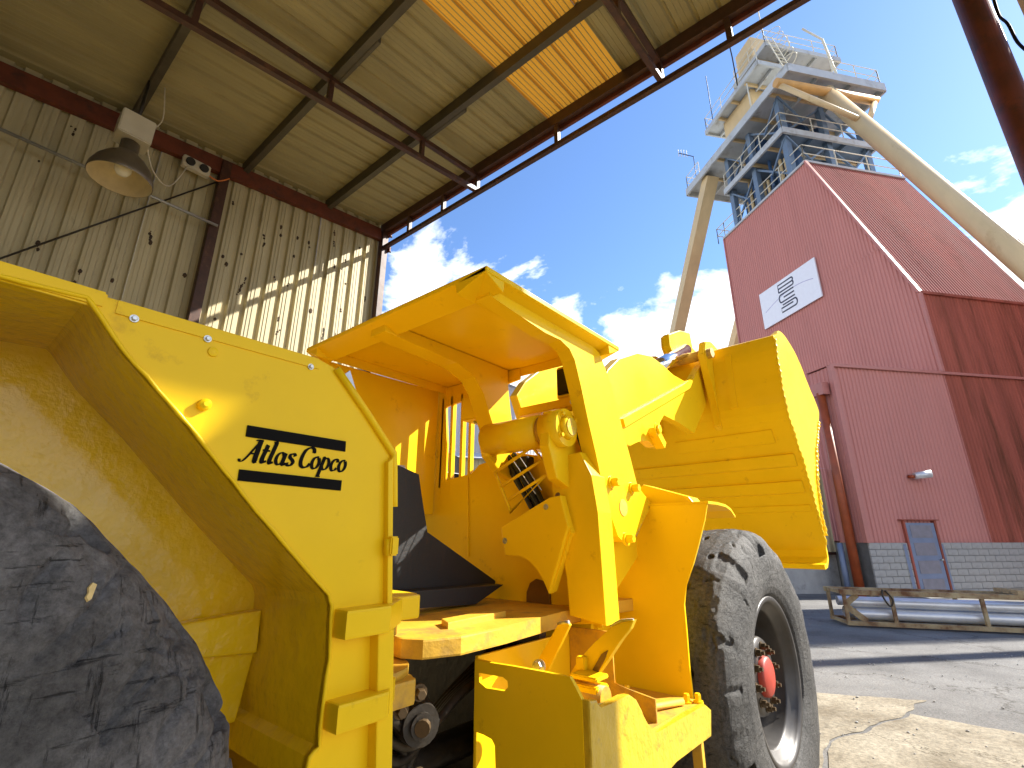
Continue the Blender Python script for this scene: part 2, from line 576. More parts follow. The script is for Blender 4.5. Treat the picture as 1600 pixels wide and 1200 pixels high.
# concrete apron in two pours, dirty joint between them
A1 = [(6.003,0.309),(5.475,0.385),(4.367,0.771)]
flat_sheet('concrete_apron', [(4.55, 4.9), (5.2, 1.9), A1[0], A1[1], A1[2], (3.3, 0.75), (3.0, 4.9)], 0.004, 'concrete')
B1 = [(5.45,0.368),(5.437,-0.263),(4.333,0.744)]
flat_sheet('shed_floor', [B1[2], B1[0], B1[1], (4.7, -1.5), (4.3, -3.6), (-9.0, -3.6), (-9.0, 4.98), (2.97, 4.98), (3.27, 0.72)], 0.006, 'concrete')

# loose grit on the yard
bm = bmesh.new()
rnd = random.Random(5)
for k in range(420):
    u_, v_ = rnd.uniform(2.6, 9.5), rnd.uniform(-2.4, 1.6)
    r_ = rnd.choice((0.003, 0.004, 0.005, 0.006, 0.010))
    bmesh.ops.create_icosphere(bm, subdivisions=1, radius=r_, matrix=Matrix.Translation((u_, v_, gz(u_) + 0.006 + r_ * 0.4)) @ Matrix.Diagonal((rnd.uniform(0.7, 1.5), rnd.uniform(0.7, 1.5), 0.7, 1)))
grit = finish('grit', bm, 'block')
grit['kind'] = 'stuff'
tag(grit, 'loose grey grit scattered over the yard beside the front wheel', 'grit')

# ------------------------------------------------------------------ the open shed
shed = empty('open_shed', (0, 5.0, 0), 'cream corrugated open-fronted shed with brown steel trusses over the yellow loader', 'shed')

def rz(u):
    return 5.30 + 0.117 * (u - 3.27)

def profile(width, period, pan, slope, depth):
    """(offset, height) points of a trapezoid sheet across its width; pans at 0, troughs at depth"""
    pts = []
    n = int(round(width / period))
    p = width / n
    k = p / period
    for i in range(n):
        x = i * p
        pts += [(x, 0), (x + pan * k, 0), (x + (pan + slope) * k, depth), (x + p - slope * k, depth)]
    pts.append((width, 0))
    return pts

# left wall, sheet by sheet; ribs stand vertical
WALL_Y = 5.0
u = 3.22
i = 0
while u > -8.5:
    u0 = u - 0.82
    bm = bmesh.new()
    prev = None
    dy = 0.0015 * (i % 2)
    for off, h in profile(0.82, 0.164, 0.098, 0.012, 0.032):
        # narrow stiffening swages in each pan
        x = u0 + off
        a_ = bm.verts.new((x, WALL_Y + h + dy, 0.02))
        b_ = bm.verts.new((x, WALL_Y + h + dy, rz(x) + 0.13))
        if prev:
            bm.faces.new((prev[0], a_, b_, prev[1]))
        prev = (a_, b_)
    own(finish('cladding_sheet', bm, 'clad'), shed)
    u -= 0.82
    i += 1
# thin raised swages down the middle of each pan
bm = bmesh.new()
x = 3.22 - 0.82
while x > -4.0:
    for k in range(5):
        for q in (0.030, 0.066):
            xx = x + k * 0.164 + q
            bm_box(bm, (xx, WALL_Y - 0.001, (rz(xx) + 0.02) / 2), (0.007, 0.006, rz(xx) - 0.02))
    x -= 0.82
o = own(finish('swage', bm, 'clad'), shed)
o['kind'] = 'stuff'
# mud-dauber marks, cobweb clots and scrapes on the sheets
bm = bmesh.new()
rnd = random.Random(4)
for k in range(120):
    x = rnd.uniform(-2.2, 3.1)
    z = rnd.uniform(2.2, rz(x) - 0.25)
    cell = math.floor((x - 2.40) / 0.164)
    x = 2.40 + cell * 0.164 + rnd.uniform(0.01, 0.088)
    n = rnd.choice((1, 1, 2, 3, 5))
    ang = rnd.uniform(1.2, 1.9)
    for t in range(n):
        r = rnd.uniform(0.006, 0.017) * (1.3 if n == 1 else 1)
        bmesh.ops.create_icosphere(bm, subdivisions=1, radius=r,
            matrix=Matrix.Translation((x + math.cos(ang) * t * 0.022 + rnd.uniform(-.008, .008), WALL_Y - 0.002, z + math.sin(ang) * t * 0.028)) @ Matrix.Diagonal((1, 0.35, rnd.uniform(0.8, 2.2), 1)))
o = own(finish('mud_mark', bm, 'nest'), shed)
o['kind'] = 'stuff'

# back wall far behind the camera
bm = bmesh.new()
prev = None
for off, h in profile(7.87, 0.164, 0.098, 0.012, 0.032):
    a_ = bm.verts.new((-8.6 - h, -2.9 + off, 0.02))
    b_ = bm.verts.new((-8.6 - h, -5.7 + off, rz(-8.6) + 0.05))
    if prev:
        bm.faces.new((prev[0], a_, b_, prev[1]))
    prev = (a_, b_)
own(finish('back_wall', bm, 'clad'), shed)

bm = bmesh.new()
prev = None
for off, h in profile(5.74, 0.164, 0.098, 0.012, 0.032):
    x = -8.6 + off
    a_ = bm.verts.new((x, -3.12 + h, 0.02))
    b_ = bm.verts.new((x, -3.12 + h, rz(x) + 0.05))
    if prev:
        bm.faces.new((prev[0], a_, b_, prev[1]))
    prev = (a_, b_)
own(finish('side_wall', bm, 'clad'), shed)

# roof sheets, ribs running front to back; one run of amber fibreglass sheets
v = 5.6
i = 0
while v > -2.6:
    v0 = v - 0.85
    spans = [(-8.7, 3.42)]
    if abs(v - 2.2) < 0.02:
        spans = [(-8.7, 1.45), (1.40, 3.42)]
    if abs(v - 1.35) < 0.02:
        spans = [(2.42, 3.42), (1.40, 2.47), (-8.7, 1.45)]
    for si, (ua, ub) in enumerate(spans):
        amber = len(spans) >= 2 and si == 1
        bm = bmesh.new()
        prev = None
        dz = 0.002 * (i % 2) + (0.004 if amber else 0)
        top = min(v, 5.10)
        for off, h in profile(top - v0, 0.17, 0.128, 0.012, 0.018):
            y = v0 + off
            z0 = 0.115 + h + dz
            a_ = bm.verts.new((ua, y, rz(ua) + z0))
            b_ = bm.verts.new((ub, y, rz(ub) + z0))
            if prev:
                bm.faces.new((prev[0], a_, b_, prev[1]))
            prev = (a_, b_)
        own(finish('skylight_sheet' if amber else 'roof_sheet', bm, 'skylight' if amber else 'roof_sheet'), shed)
    v = v0
    i += 1
# fine pencil ribs between the main ribs of the roof sheets
bm = bmesh.new()
v = 5.05
while v > -1.5:
    bm_tube(bm, [(-4.0, v, rz(-4.0) + 0.117), (3.40, v, rz(3.40) + 0.117)], 0.0035, 4)
    v -= 0.0425
o = own(finish('pencil_rib', bm, 'roof_sheet'), shed)
o['kind'] = 'stuff'

# purlins across the roof
for k, u in enumerate((3.27, 2.45, 1.48, 0.49, -0.5, -1.5, -2.5, -3.5, -4.5, -5.5, -6.5, -7.5)):
    beam('purlin', (u, 5.0, rz(u) + 0.045), (u, -3.1, rz(u) + 0.045), 0.055, 0.13, 'steel_brown' if k == 0 else 'galv', shed)
    # lapped joint, a second section alongside
    if k in (1, 2, 3):
        beam('purlin_lap', (u + 0.042, 3.2 + 0.05, rz(u) + 0.035), (u + 0.042, 2.62 - 0.5 * (k == 3), rz(u) + 0.035), 0.03, 0.12, 'galv', shed)

# front truss: bottom chord and web posts under the front purlin
beam('truss_chord', (3.27, 5.02, 5.035), (3.27, -3.1, 5.035), 0.046, 0.046, 'steel_brown', shed)
beam('truss_chord', (3.31, 5.02, 5.27), (3.31, -3.1, 5.27), 0.03, 0.07, 'steel_red', shed)
for v in (4.40, 3.76, 3.20, 2.10, 1.02, 0.45, -0.30, -1.5, -2.6):
    beam('truss_web', (3.27, v, 5.06), (3.27, v, 5.27), 0.045, 0.045, 'steel_brown', shed)
# trusses running back from it
for v in (3.20, 1.02):
    beam('truss_chord', (3.24, v, 5.06), (-6.0, v, 3.66), 0.045, 0.05, 'steel_brown', shed)
    beam('truss_chord', (3.24, v, rz(3.24) - 0.035), (-6.0, v, rz(-6.0) - 0.035), 0.045, 0.05, 'steel_brown', shed)
    for u in (2.46, 1.46, 0.47, -0.5, -1.5):
        zb = 5.06 - 0.1515 * (3.24 - u)
        beam('truss_web', (u, v, zb + 0.02), (u, v, rz(u) - 0.05), 0.04, 0.04, 'steel_brown', shed)
# eave beam and wall posts
for u in (-0.75, -4.9, -8.4):
    tube('side_post', [(u, -3.05, 0.0), (u, -3.05, rz(u))], 0.06, 'steel_red', shed, 16)
beam('eave_beam', (3.22, 4.965, rz(3.22) - 0.065), (-8.0, 4.965, rz(-8.0) - 0.065), 0.06, 0.17, 'steel_red', shed)
for u in (3.27, 1.29, -0.75, -2.8, -4.9, -7.0):
    box('wall_post', (u - 0.045, 4.90, 0.0), (u + 0.045, 4.992, rz(u) - 0.01), 'steel_brown', shed, 0.004)
box('corner_flashing', (3.225, 4.994, 0.02), (3.345, 5.05, rz(3.3) + 0.02), 'clad', shed, 0.004)
# clevis plates where the chords meet the corner post
for z in (5.035, 5.27):
    box('cleat', (3.318, 4.86, z - 0.05), (3.335, 5.00, z + 0.05), 'steel_red', shed, 0.002)
    for dz in (-0.03, 0.03):
        bolt('cleat_bolt', (3.336, 4.90, z + dz), (1, 0, 0), 0.012, 0.03, 'nut', shed)
# diagonal wind-brace rod on the wall
tube('brace_rod', [(-0.044,4.93,3.222),(1.268,4.93,4.82)], 0.008, 'grease', shed, 6)
# red pipe column under the front truss
tube('pipe_column', [(3.27, -0.80, 0.0), (3.27, -0.80, 5.02)], 0.068, 'steel_red', shed, 28)
box('base_plate', (3.13, -0.94, 0.007), (3.41, -0.66, 0.022), 'steel_red', shed, 0.003)
tube('column_cable', catmull([(3.375,-0.92,4.435),(3.425,-0.92,4.268),(3.357,-0.92,4.112),(3.334,-0.92,3.949),(3.235,-0.92,3.755)]), 0.008, 'black', shed, 6)
# right-hand bay: clad header sized to shade the loader's side, sun gap above
bm = bmesh.new()
prev = None
for off, h in profile(2.13, 0.164, 0.098, 0.012, 0.032):
    y = -3.09 + off
    a_ = bm.verts.new((3.27 - h, y, 2.95))
    b_ = bm.verts.new((3.27 - h, y, 4.25))
    if prev:
        bm.faces.new((prev[0], a_, b_, prev[1]))
    prev = (a_, b_)
own(finish('shade_header', bm, 'clad'), shed)
beam('header_rail', (3.24, -0.96, 2.95), (3.24, -3.1, 2.95), 0.05, 0.08, 'steel_brown', shed)
beam('header_rail', (3.255, -0.96, 4.22), (3.255, -3.1, 4.22), 0.02, 0.06, 'steel_brown', shed)
box('bay_post', (3.17, -3.16, 0.0), (3.31, -3.04, 5.2), 'steel_brown', shed, 0.004)
beam('shade_beam', (3.33, -2.26, 5.50), (5.25, -2.26, 5.50), 0.05, 0.27, 'steel_brown', shed)  # unseen beam and its post, added to limit the sunlit wedge
box('shade_plate', (3.36, -2.275, 4.55), (4.10, -2.245, 5.37), 'steel_brown', shed, 0.003)  # unseen plate added to keep sun off the rear tyre
tube('shade_beam_post', [(5.1, -2.26, -0.03), (5.1, -2.26, 5.37)], 0.05, 'steel_red', shed, 16)
tube('bay_side_rail', [(3.24, -3.1, 5.02), (3.24, -0.80, 5.02)], 0.03, 'steel_brown', shed, 8)

# orange lead clipped along the front purlin
pts = [(3.345, 5.0 - k * 0.25, 5.325 + 0.012 * math.sin(k * 1.7)) for k in range(25)]
tag(tube('power_lead', catmull(pts, 4), 0.007, 'orange', None, 6), 'orange power lead clipped along the front roof truss', 'cable')
# conduit rail along the left wall
cd = [(-0.325,4.86,4.275),(1.307,4.86,4.261)]
tag(tube('wall_conduit', cd, 0.014, 'conduit', None, 10), 'grey metal conduit running along the corrugated wall behind the lamp', 'pipe')

# ------------------------------------------------------------------ high-bay lamp
LX, LY, LZ = 0.46, 4.35, 3.98
lamp = empty('high_bay_lamp', (LX, LY, LZ), 'dome-shaded high-bay lamp hanging by the corrugated wall, unlit', 'lamp')
def lathe(name, prof, centre, m, parent, seg=40, smooth=True):
    bm = bmesh.new()
    rings = []
    for r, z in prof:
        if r < 1e-5:
            rings.append([bm.verts.new((centre[0], centre[1], centre[2] + z))])
        else:
            rings.append([bm.verts.new((centre[0] + r * math.cos(2 * math.pi * k / seg), centre[1] + r * math.sin(2 * math.pi * k / seg), centre[2] + z)) for k in range(seg)])
    for a, b in zip(rings, rings[1:]):
        for k in range(seg):
            j = (k + 1) % seg
            if len(a) == 1 and len(b) == 1:
                continue
            if len(a) == 1:
                bm.faces.new((a[0], b[j], b[k]))
            elif len(b) == 1:
                bm.faces.new((a[k], a[j], b[0]))
            else:
                bm.faces.new((a[k], a[j], b[j], b[k]))
    o = finish(name, bm, m, smooth=smooth)
    if parent is not None:
        own(o, parent)
    return o
c = (LX, LY, LZ)
lathe('lamp_shade', [(0.208, -0.004), (0.212, 0.004), (0.207, 0.05), (0.18, 0.12), (0.135, 0.185), (0.085, 0.235), (0.065, 0.26), (0.062, 0.35), (0.0, 0.35)], c, 'lamp_shade', lamp)
lathe('reflector', [(0.206, -0.003), (0.200, 0.05), (0.174, 0.117), (0.13, 0.18), (0.08, 0.228), (0.0, 0.24)], c, 'lamp_in', lamp)
lathe('bulb', [(0.0, 0.045), (0.035, 0.052), (0.056, 0.085), (0.055, 0.12), (0.035, 0.17), (0.024, 0.225), (0.0, 0.232)], c, 'bulb', lamp)
bx = box('ballast_box', (LX - 0.11, LY - 0.10, LZ + 0.36), (LX + 0.11, LY + 0.10, LZ + 0.58), 'white_box', lamp, 0.008)
for k in range(2):
    own(box('vent_slot', (LX + 0.111, LY - 0.07, LZ + 0.40 + k * 0.075), (LX + 0.114, LY + 0.07, LZ + 0.45 + k * 0.075), 'dark_slot', None, 0), bx)
tube('hanger', [(LX, LY, LZ + 0.57), (LX, LY, rz(LX) + 0.02)], 0.012, 'grease', lamp, 8)
tube('flex', catmull([(LX + 0.10, LY, LZ + 0.40), (LX + 0.20, LY + 0.12, LZ + 0.28), (LX + 0.38, LY + 0.4, LZ + 0.40), (0.97, 4.90, 4.79)]), 0.006, 'white_box', lamp, 6)
tube('flex', catmull([(LX + 0.09, LY, LZ + 0.56), (LX + 0.15, LY, LZ + 0.72), (LX + 0.11, LY + 0.02, rz(LX + .11) + 0.05)]), 0.005, 'white_box', lamp, 6)

sock = empty('socket_outlet', (1.02, 4.90, 4.78), 'cream double socket outlet on the eave beam beside the lamp', 'socket')
so = box('housing', (0.91, 4.865, 4.75), (1.15, 4.932, 4.87), 'white_box', sock, 0.008)
for k in (0.97, 1.09):
    own(lathe('socket', [(0.0, 0), (0.04, 0), (0.04, 0.02), (0, 0.02)], (0, 0, 0), 'dark_slot', None, 20, False), so)
    so.children[-1].data.transform(Matrix.Translation((k, 4.866, 4.81)) @ Matrix.Rotation(R(90), 4, 'X'))
tube('lead', catmull([(1.15, 4.88, 4.77), (1.24, 4.90, 4.78), (1.33, 4.885, 4.86)]), 0.007, 'orange', sock, 6)

# ------------------------------------------------------------------ headframe building
TA = Vector((math.cos(R(50.8)), math.sin(R(50.8)), 0))
TS = Vector((math.cos(R(-39.2)), math.sin(R(-39.2)), 0))
T0 = Vector((19.815, -0.045, 0))
def W(a, s, z):
    return T0 + TA * a + TS * s + Vector((0, 0, z))

def corrugated(name, n, length, at, zb, zt, depth_dir, m, parent, period=0.15, depth=0.03):
    """vertical-rib sheet: at(t, z) gives the plane point at run t, zb(t)/zt(t) its ends"""
    bm = bmesh.new()
    prev = None
    dd = Vector(depth_dir)
    for off, h in profile(length, period, period * 0.34, period * 0.16, depth):
        t = n + off
        lo, hi = zb(t), zt(t)
        if hi - lo < 0.001:
            hi = lo + 0.001
        a_ = bm.verts.new(at(t, lo) + dd * h)
        b_ = bm.verts.new(at(t, hi) + dd * h)
        if prev:
            bm.faces.new((prev[0], a_, b_, prev[1]))
        prev = (a_, b_)
    o = finish(name, bm, m)
    own(o, parent)
    return o

hb = empty('headframe_building', W(3.3, 2.3, -0.33), 'tall red corrugated headframe building with sloping side and grey block base', 'building')
FS = 2.28
def ztop_front(a):
    return 9.81 + (18.62 - 9.81) * min(1.0, max(0.0, a) / 3.33)
courses = [(1.16, 6.72), (6.66, 12.35), (12.29, 18.62)]
for k, (z0, z1) in enumerate(courses):
    a0 = 0.0
    if k == 2:
        a0 = (12.29 - 9.81) * 3.33 / 8.81
    elif k == 1:
        a0 = 0.0
    corrugated('cladding_sheet', a0, 9.75 - a0, lambda a, z: W(a, FS - 0.004 * k, z), lambda a: z0, lambda a: min(z1, ztop_front(a)), TS, 'red_clad', hb)
# far and right-hand sides
corrugated('cladding_sheet', FS, 5.8, lambda s, z: W(9.75, s, z), lambda s: -0.3, lambda s: 18.62, -TA, 'red_clad', hb, 0.3)
corrugated('cladding_sheet', 0.0, 9.75, lambda a, z: W(a, 8.08, z), lambda a: -0.3, ztop_front, -TS, 'red_clad', hb, 0.3)
# face towards the yard: lower wall, band above it, then the long slope
corrugated('cladding_sheet', -2.28, 4.60, lambda s, z: W(0.0, s, z), lambda s: 1.16, lambda s: 6.66 + 0.01 * s, TA, 'red_clad', hb)
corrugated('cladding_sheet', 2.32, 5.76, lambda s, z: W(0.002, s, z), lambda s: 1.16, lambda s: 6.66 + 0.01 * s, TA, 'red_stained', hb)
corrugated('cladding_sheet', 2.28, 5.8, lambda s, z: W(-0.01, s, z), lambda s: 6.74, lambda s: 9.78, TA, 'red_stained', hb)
def slope(s, z):
    return W(3.33 * (z - 9.81) / 8.81, s, z)
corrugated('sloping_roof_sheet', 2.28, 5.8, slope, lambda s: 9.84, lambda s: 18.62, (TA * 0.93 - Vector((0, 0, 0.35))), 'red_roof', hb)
# annex left side and lid
corrugated('cladding_sheet', 0.0, 0.95, lambda a, z: W(a, -2.29, z), lambda a: 1.16, lambda a: 6.64, TS, 'red_clad', hb)
bm = bmesh.new()
bm.faces.new([bm.verts.new(W(*q)) for q in ((-0.05, -2.34, 6.66), (-0.05, 2.3, 6.71), (0.98, 2.3, 6.74), (0.98, -2.34, 6.68))])
own(finish('annex_roof', bm, 'red_trim'), hb)
corrugated('cladding_sheet', -2.29, 4.57, lambda s, z: W(0.95, s, z), lambda s: 1.16, lambda s: 6.66, -TA, 'red_clad', hb, 0.3)
bm = bmesh.new()
bm.faces.new([bm.verts.new(W(*q)) for q in ((3.33, 2.28, 18.63), (3.33, 8.08, 18.63), (9.75, 8.08, 18.63), (9.75, 2.28, 18.63))])
own(finish('top_deck', bm, 'grey_deck'), hb)
# flashings
beam('flashing', W(-0.05, -2.32, 6.66), W(-0.05, 8.1, 6.745), 0.05, 0.09, 'red_trim', hb)
beam('flashing', W(-0.05, 2.26, 9.80), W(-0.05, 8.1, 9.80), 0.06, 0.10, 'red_stained', hb)
beam('flashing', W(-0.03, 2.25, 6.75), W(-0.03, 2.25, 9.80), 0.10, 0.10, 'red_trim', hb, TA)
beam('flashing', W(-0.03, 2.25, 9.80), W(3.30, 2.25, 18.62), 0.16, 0.10, 'red_trim', hb)
beam('flashing', W(3.30, 2.24, 18.65), W(9.8, 2.24, 18.65), 0.08, 0.12, 'grey_deck', hb)
beam('flashing', W(3.30, 2.24, 18.65), W(3.30, 8.1, 18.65), 0.08, 0.12, 'grey_deck', hb)
beam('flashing', W(-0.03, -2.31, 1.16), W(-0.03, -2.31, 6.64), 0.14, 0.14, 'red_trim', hb, TA)
beam('flashing', W(9.78, 2.25, -0.3), W(9.78, 2.25, 18.6), 0.07, 0.07, 'red_trim', hb, TA)

# block base: each block its own piece on a mortar backing
base = plate('block_base', [(0, 0), (1, 0), (1, 1), (0, 1)], 'Z', 0, 1, 'mortar', None, 0)
base.data.clear_geometry()
bm = bmesh.new()
for (s0, s1) in ((-2.27, -0.98), (0.30, 8.05)):
    vs8 = [bm.verts.new(W(a, s, z)) for z in (-0.6, 1.16) for (a, s) in ((0.012, s0), (0.012, s1), (0.4, s1), (0.4, s0))]
    for f in ((0, 1, 5, 4), (1, 2, 6, 5), (2, 3, 7, 6), (3, 0, 4, 7), (4, 5, 6, 7)):
        bm.faces.new([vs8[i] for i in f])
vs8 = [bm.verts.new(W(a, s, z)) for z in (-0.6, 1.16) for (a, s) in ((0.02, -2.27), (9.7, -2.27), (9.7, -2.1), (0.02, -2.1))]
for f in ((0, 1, 5, 4), (1, 2, 6, 5), (2, 3, 7, 6), (3, 0, 4, 7), (4, 5, 6, 7)):
    bm.faces.new([vs8[i] for i in f])
bmesh.ops.recalc_face_normals(bm, faces=bm.faces[:])
bm.to_mesh(base.data)
bm.free()
base.data.materials.clear()
base.data.materials.append(M['mortar'])
own(base, hb)
BL, BH, BG = 0.39, 0.186, 0.010
bmk = bmesh.new()
bm_box(bmk, (0, 0, 0), (BL - BG, 0.06, BH - BG))
bmesh.ops.bevel(bmk, geom=bmk.edges[:], offset=0.006, segments=1, affect='EDGES')
blk = bpy.data.meshes.new('block')
bmk.to_mesh(blk)
bmk.free()
blk.materials.append(M['block'])
bmk = bmesh.new()
bm_box(bmk, (0, 0, 0), (BL / 2 - BG, 0.06, BH - BG))
bmesh.ops.bevel(bmk, geom=bmk.edges[:], offset=0.006, segments=1, affect='EDGES')
half = bpy.data.meshes.new('half_block')
bmk.to_mesh(half)
bmk.free()
half.materials.append(M['block'])
rnd = random.Random(11)
rotz = math.atan2(TS.y, TS.x)
for r in range(8):
    z = 1.16 - BH * (r + 0.5)
    for (s0, s1) in ((-2.29, -0.95), (0.27, 6.4)):
        s = s0
        first = True
        while s < s1 - 0.05:
            use_half = (first and r % 2 == 1) or (s1 - s < BL - 0.02)
            L = BL / 2 if use_half else BL
            if s + L > s1 + 0.10:
                break
            o = bpy.data.objects.new('block', half if use_half else blk)
            col.objects.link(o)
            o.location = W(-0.012 + rnd.uniform(-0.003, 0.003), s + L / 2, z)
            o.rotation_euler = (0, 0, rotz)
            own(o, hb)
            s += L
            first = False

# door in the block base
door = box('door', (0, 0, 0), (1, 1, 1), 'door_blue', None, 0)
door.data.clear_geometry()
bm = bmesh.new()
def bm_tbox(bm, a0, a1, s0, s1, z0, z1):
    vs8 = [bm.verts.new(W(a, s, z)) for z in (z0, z1) for (a, s) in ((a0, s0), (a0, s1), (a1, s1), (a1, s0))]
    for f in ((3, 2, 1, 0), (0, 1, 5, 4), (1, 2, 6, 5), (2, 3, 7, 6), (3, 0, 4, 7), (4, 5, 6, 7)):
        bm.faces.new([vs8[i] for i in f])
def tbox(name, a0, a1, s0, s1, z0, z1, m, parent):
    bm = bmesh.new()
    bm_tbox(bm, a0, a1, s0, s1, z0, z1)
    o = finish(name, bm, m)
    if parent is not None:
        own(o, parent)
    return o
bm_tbox(bm, -0.06, 0.0, -0.86, 0.19, -0.36, 1.73)
bm.to_mesh(door.data)
bm.free()
own(door, hb)
for k in range(4):
    z1 = 1.66 - k * 0.50
    tbox('door_panel', -0.068, -0.055, -0.72, 0.05, z1 - 0.36, z1, 'door_panel', door)
tbox('door_handle', -0.13, -0.06, 0.09, 0.15, 0.66, 0.70, 'zinc', door)
tbox('door_frame', -0.08, 0.05, -0.93, -0.87, -0.4, 1.80, 'red_stained', hb)
tbox('door_frame', -0.08, 0.05, 0.20, 0.26, -0.4, 1.80, 'red_stained', hb)
tbox('door_hood', -0.12, 0.0, -1.04, 0.36, 1.80, 1.83, 'red_stained', hb)
tbox('door_step', -0.5, 0.0, -1.1, 2.6, -0.45, -0.30, 'block', hb)
tbox('blue_pilaster', -0.05, 0.0, -1.09, -0.99, -0.4, 1.12, 'door_blue', hb)
tbox('blue_pilaster', -0.05, 0.0, 0.30, 0.37, -0.4, 1.12, 'door_blue', hb)

# rainwater head and downpipe on the annex
rp = tbox('rainwater_head', 0.12, 0.62, -2.62, -2.36, 5.72, 6.12, 'red_trim', hb)
tube('downpipe', [W(0.36, -2.50, 5.8), W(0.36, -2.50, -0.4)], 0.13, 'rust_red', hb, 14)
tube('downpipe', [W(0.60, -2.66, 1.15), W(0.60, -2.66, -0.4)], 0.08, 'door_blue', hb, 10)

# wall light above the door
wlamp = empty('bulkhead_light', W(-0.05, -0.18, 3.14), 'small grey wall light on the red cladding above the blue door', 'light')
tube('bracket', [W(-0.01, -0.26, 3.12), W(-0.18, -0.22, 3.10)], 0.05, 'rust_red', wlamp, 8)
tube('lamp_head', [W(-0.16, -0.20, 3.12), W(-0.34, 0.20, 3.18)], [0.10, 0.12], 'pipe_grey', wlamp, 12)

# white sign on the front face
sg = empty('wall_sign', W(5.75, FS - 0.06, 12.7), 'white rectangular sign with navy outline lettering on red headframe wall', 'sign')
SA0, SA1, SZ0, SZ1 = 3.88, 7.63, 11.68, 13.68
tbox('sign_board', SA0, SA1, FS - 0.11, FS - 0.05, SZ0, SZ1, 'sign_white', sg)
def sign_pt(x, y):
    """x 0..1 left to right on the board as seen from the yard, y 0..1 upwards"""
    return SA1 + (SA0 - SA1) * x, SZ0 + (SZ1 - SZ0) * y
def sign_stroke(name, pts, w, m, off=0.0):
    bm = bmesh.new()
    L = [Vector((*sign_pt(x, y), 0)) for x, y in pts]
    row = []
    for i, p in enumerate(L):
        d = (L[min(i + 1, len(L) - 1)] - L[max(i - 1, 0)]).normalized()
        n = Vector((-d.y, d.x, 0)) * w
        row.append((bm.verts.new(W(p.x + n.x, FS - 0.115 - off, p.y + n.y)), bm.verts.new(W(p.x - n.x, FS - 0.115 - off, p.y - n.y))))
    for a, b in zip(row, row[1:]):
        bm.faces.new((a[0], a[1], b[1], b[0]))
    own(finish(name, bm, m), sg)
def arc(cx, cy, rx, ry, a0, a1, n=8):
    return [(cx + rx * math.cos(R(a0 + (a1 - a0) * k / n)), cy + ry * math.sin(R(a0 + (a1 - a0) * k / n))) for k in range(n + 1)]
X0, X1 = 0.36, 0.60
# top letter: spine at the left, two bowls to the right
sign_stroke('lettering', [(X0, 0.90 - 0.20)] + [(X0, 0.90)] + arc(X1, 0.85, 0.025, 0.05, 90, -90) + [(X0, 0.80)], 0.038, 'sign_ink')
sign_stroke('lettering', [(X1 - .02, 0.80)] + arc(X1, 0.75, 0.025, 0.05, 90, -90) + [(X0, 0.70)], 0.038, 'sign_ink', 0.002)
# middle letter: open to the right
sign_stroke('lettering', [(X1 + 0.015, 0.62), (X0 + 0.02, 0.62)] + arc(X0 + 0.02, 0.52, 0.03, 0.10, 90, 270) + [(X1 + 0.015, 0.42)], 0.038, 'sign_ink', 0.002)
sign_stroke('lettering', [(X1 + 0.015, 0.52), (X0 + 0.07, 0.52)], 0.038, 'sign_ink', 0.004)
# bottom letter: closed at the left, bowl to the right
sign_stroke('lettering', [(X0 + 0.03, 0.34), (X1, 0.34)] + arc(X1, 0.25, 0.035, 0.09, 90, -90) + [(X0, 0.16), (X0, 0.27), (X1 - 0.03, 0.27)], 0.038, 'sign_ink', 0.002)
sign_stroke('swoosh', [(0.07 + 0.86 * k / 24, 0.40 + 0.30 * math.sin(k / 24 * 1.9 + 0.05) - 0.16 * (k / 24) ** 2) for k in range(25)], 0.016, 'sign_line', -0.002)

# ------------------------------------------------------------------ headframe steelwork
hf = empty('headframe', W(6.0, 5.0, 18.6), 'cream and grey steel headframe with railed platforms on the red building', 'headframe')

def railing(path, parent, h=1.05, r=0.028, step=1.7, name='railing'):
    bm = bmesh.new()
    path = [Vector(p) for p in path]
    for k in (1.0, 0.52):
        bm_tube(bm, [p + Vector((0, 0, h * k)) for p in path], r, 6)
    for p, q in zip(path, path[1:]):
        n = max(1, int(round((q - p).length / step)))
        for i in range(n + 1):
            b = p.lerp(q, i / n)
            bm_tube(bm, [b, b + Vector((0, 0, h))], r, 6)
    return own(finish(name, bm, 'rail'), parent)

def deck(a0, a1, s0, s1, z, th, m, nb=4, name='platform'):
    """platform: edge channels, floor plate and cross beams beneath"""
    d = tbox(name, a0 + 0.06, a1 - 0.06, s0 + 0.06, s1 - 0.06, z - 0.10, z, m, hf)
    for (p, q) in (((a0, s0), (a1, s0)), ((a0, s1), (a1, s1)), ((a0, s0), (a0, s1)), ((a1, s0), (a1, s1))):
        beam('edge_channel', W(p[0], p[1], z - th / 2 + 0.02), W(q[0], q[1], z - th / 2 + 0.02), 0.12, th, 'grey_deck', d)
    for k in range(1, nb):
        a = a0 + (a1 - a0) * k / nb
        beam('cross_beam', W(a, s0 + 0.08, z - 0.20), W(a, s1 - 0.08, z - 0.20), 0.10, 0.20, 'cream_steel', d)
    for k in (0.33, 0.68):
        s = s0 + (s1 - s0) * k
        beam('cross_beam', W(a0 + 0.08, s, z - 0.24), W(a1 - 0.08, s, z - 0.24), 0.10, 0.22, m, d)
    return d

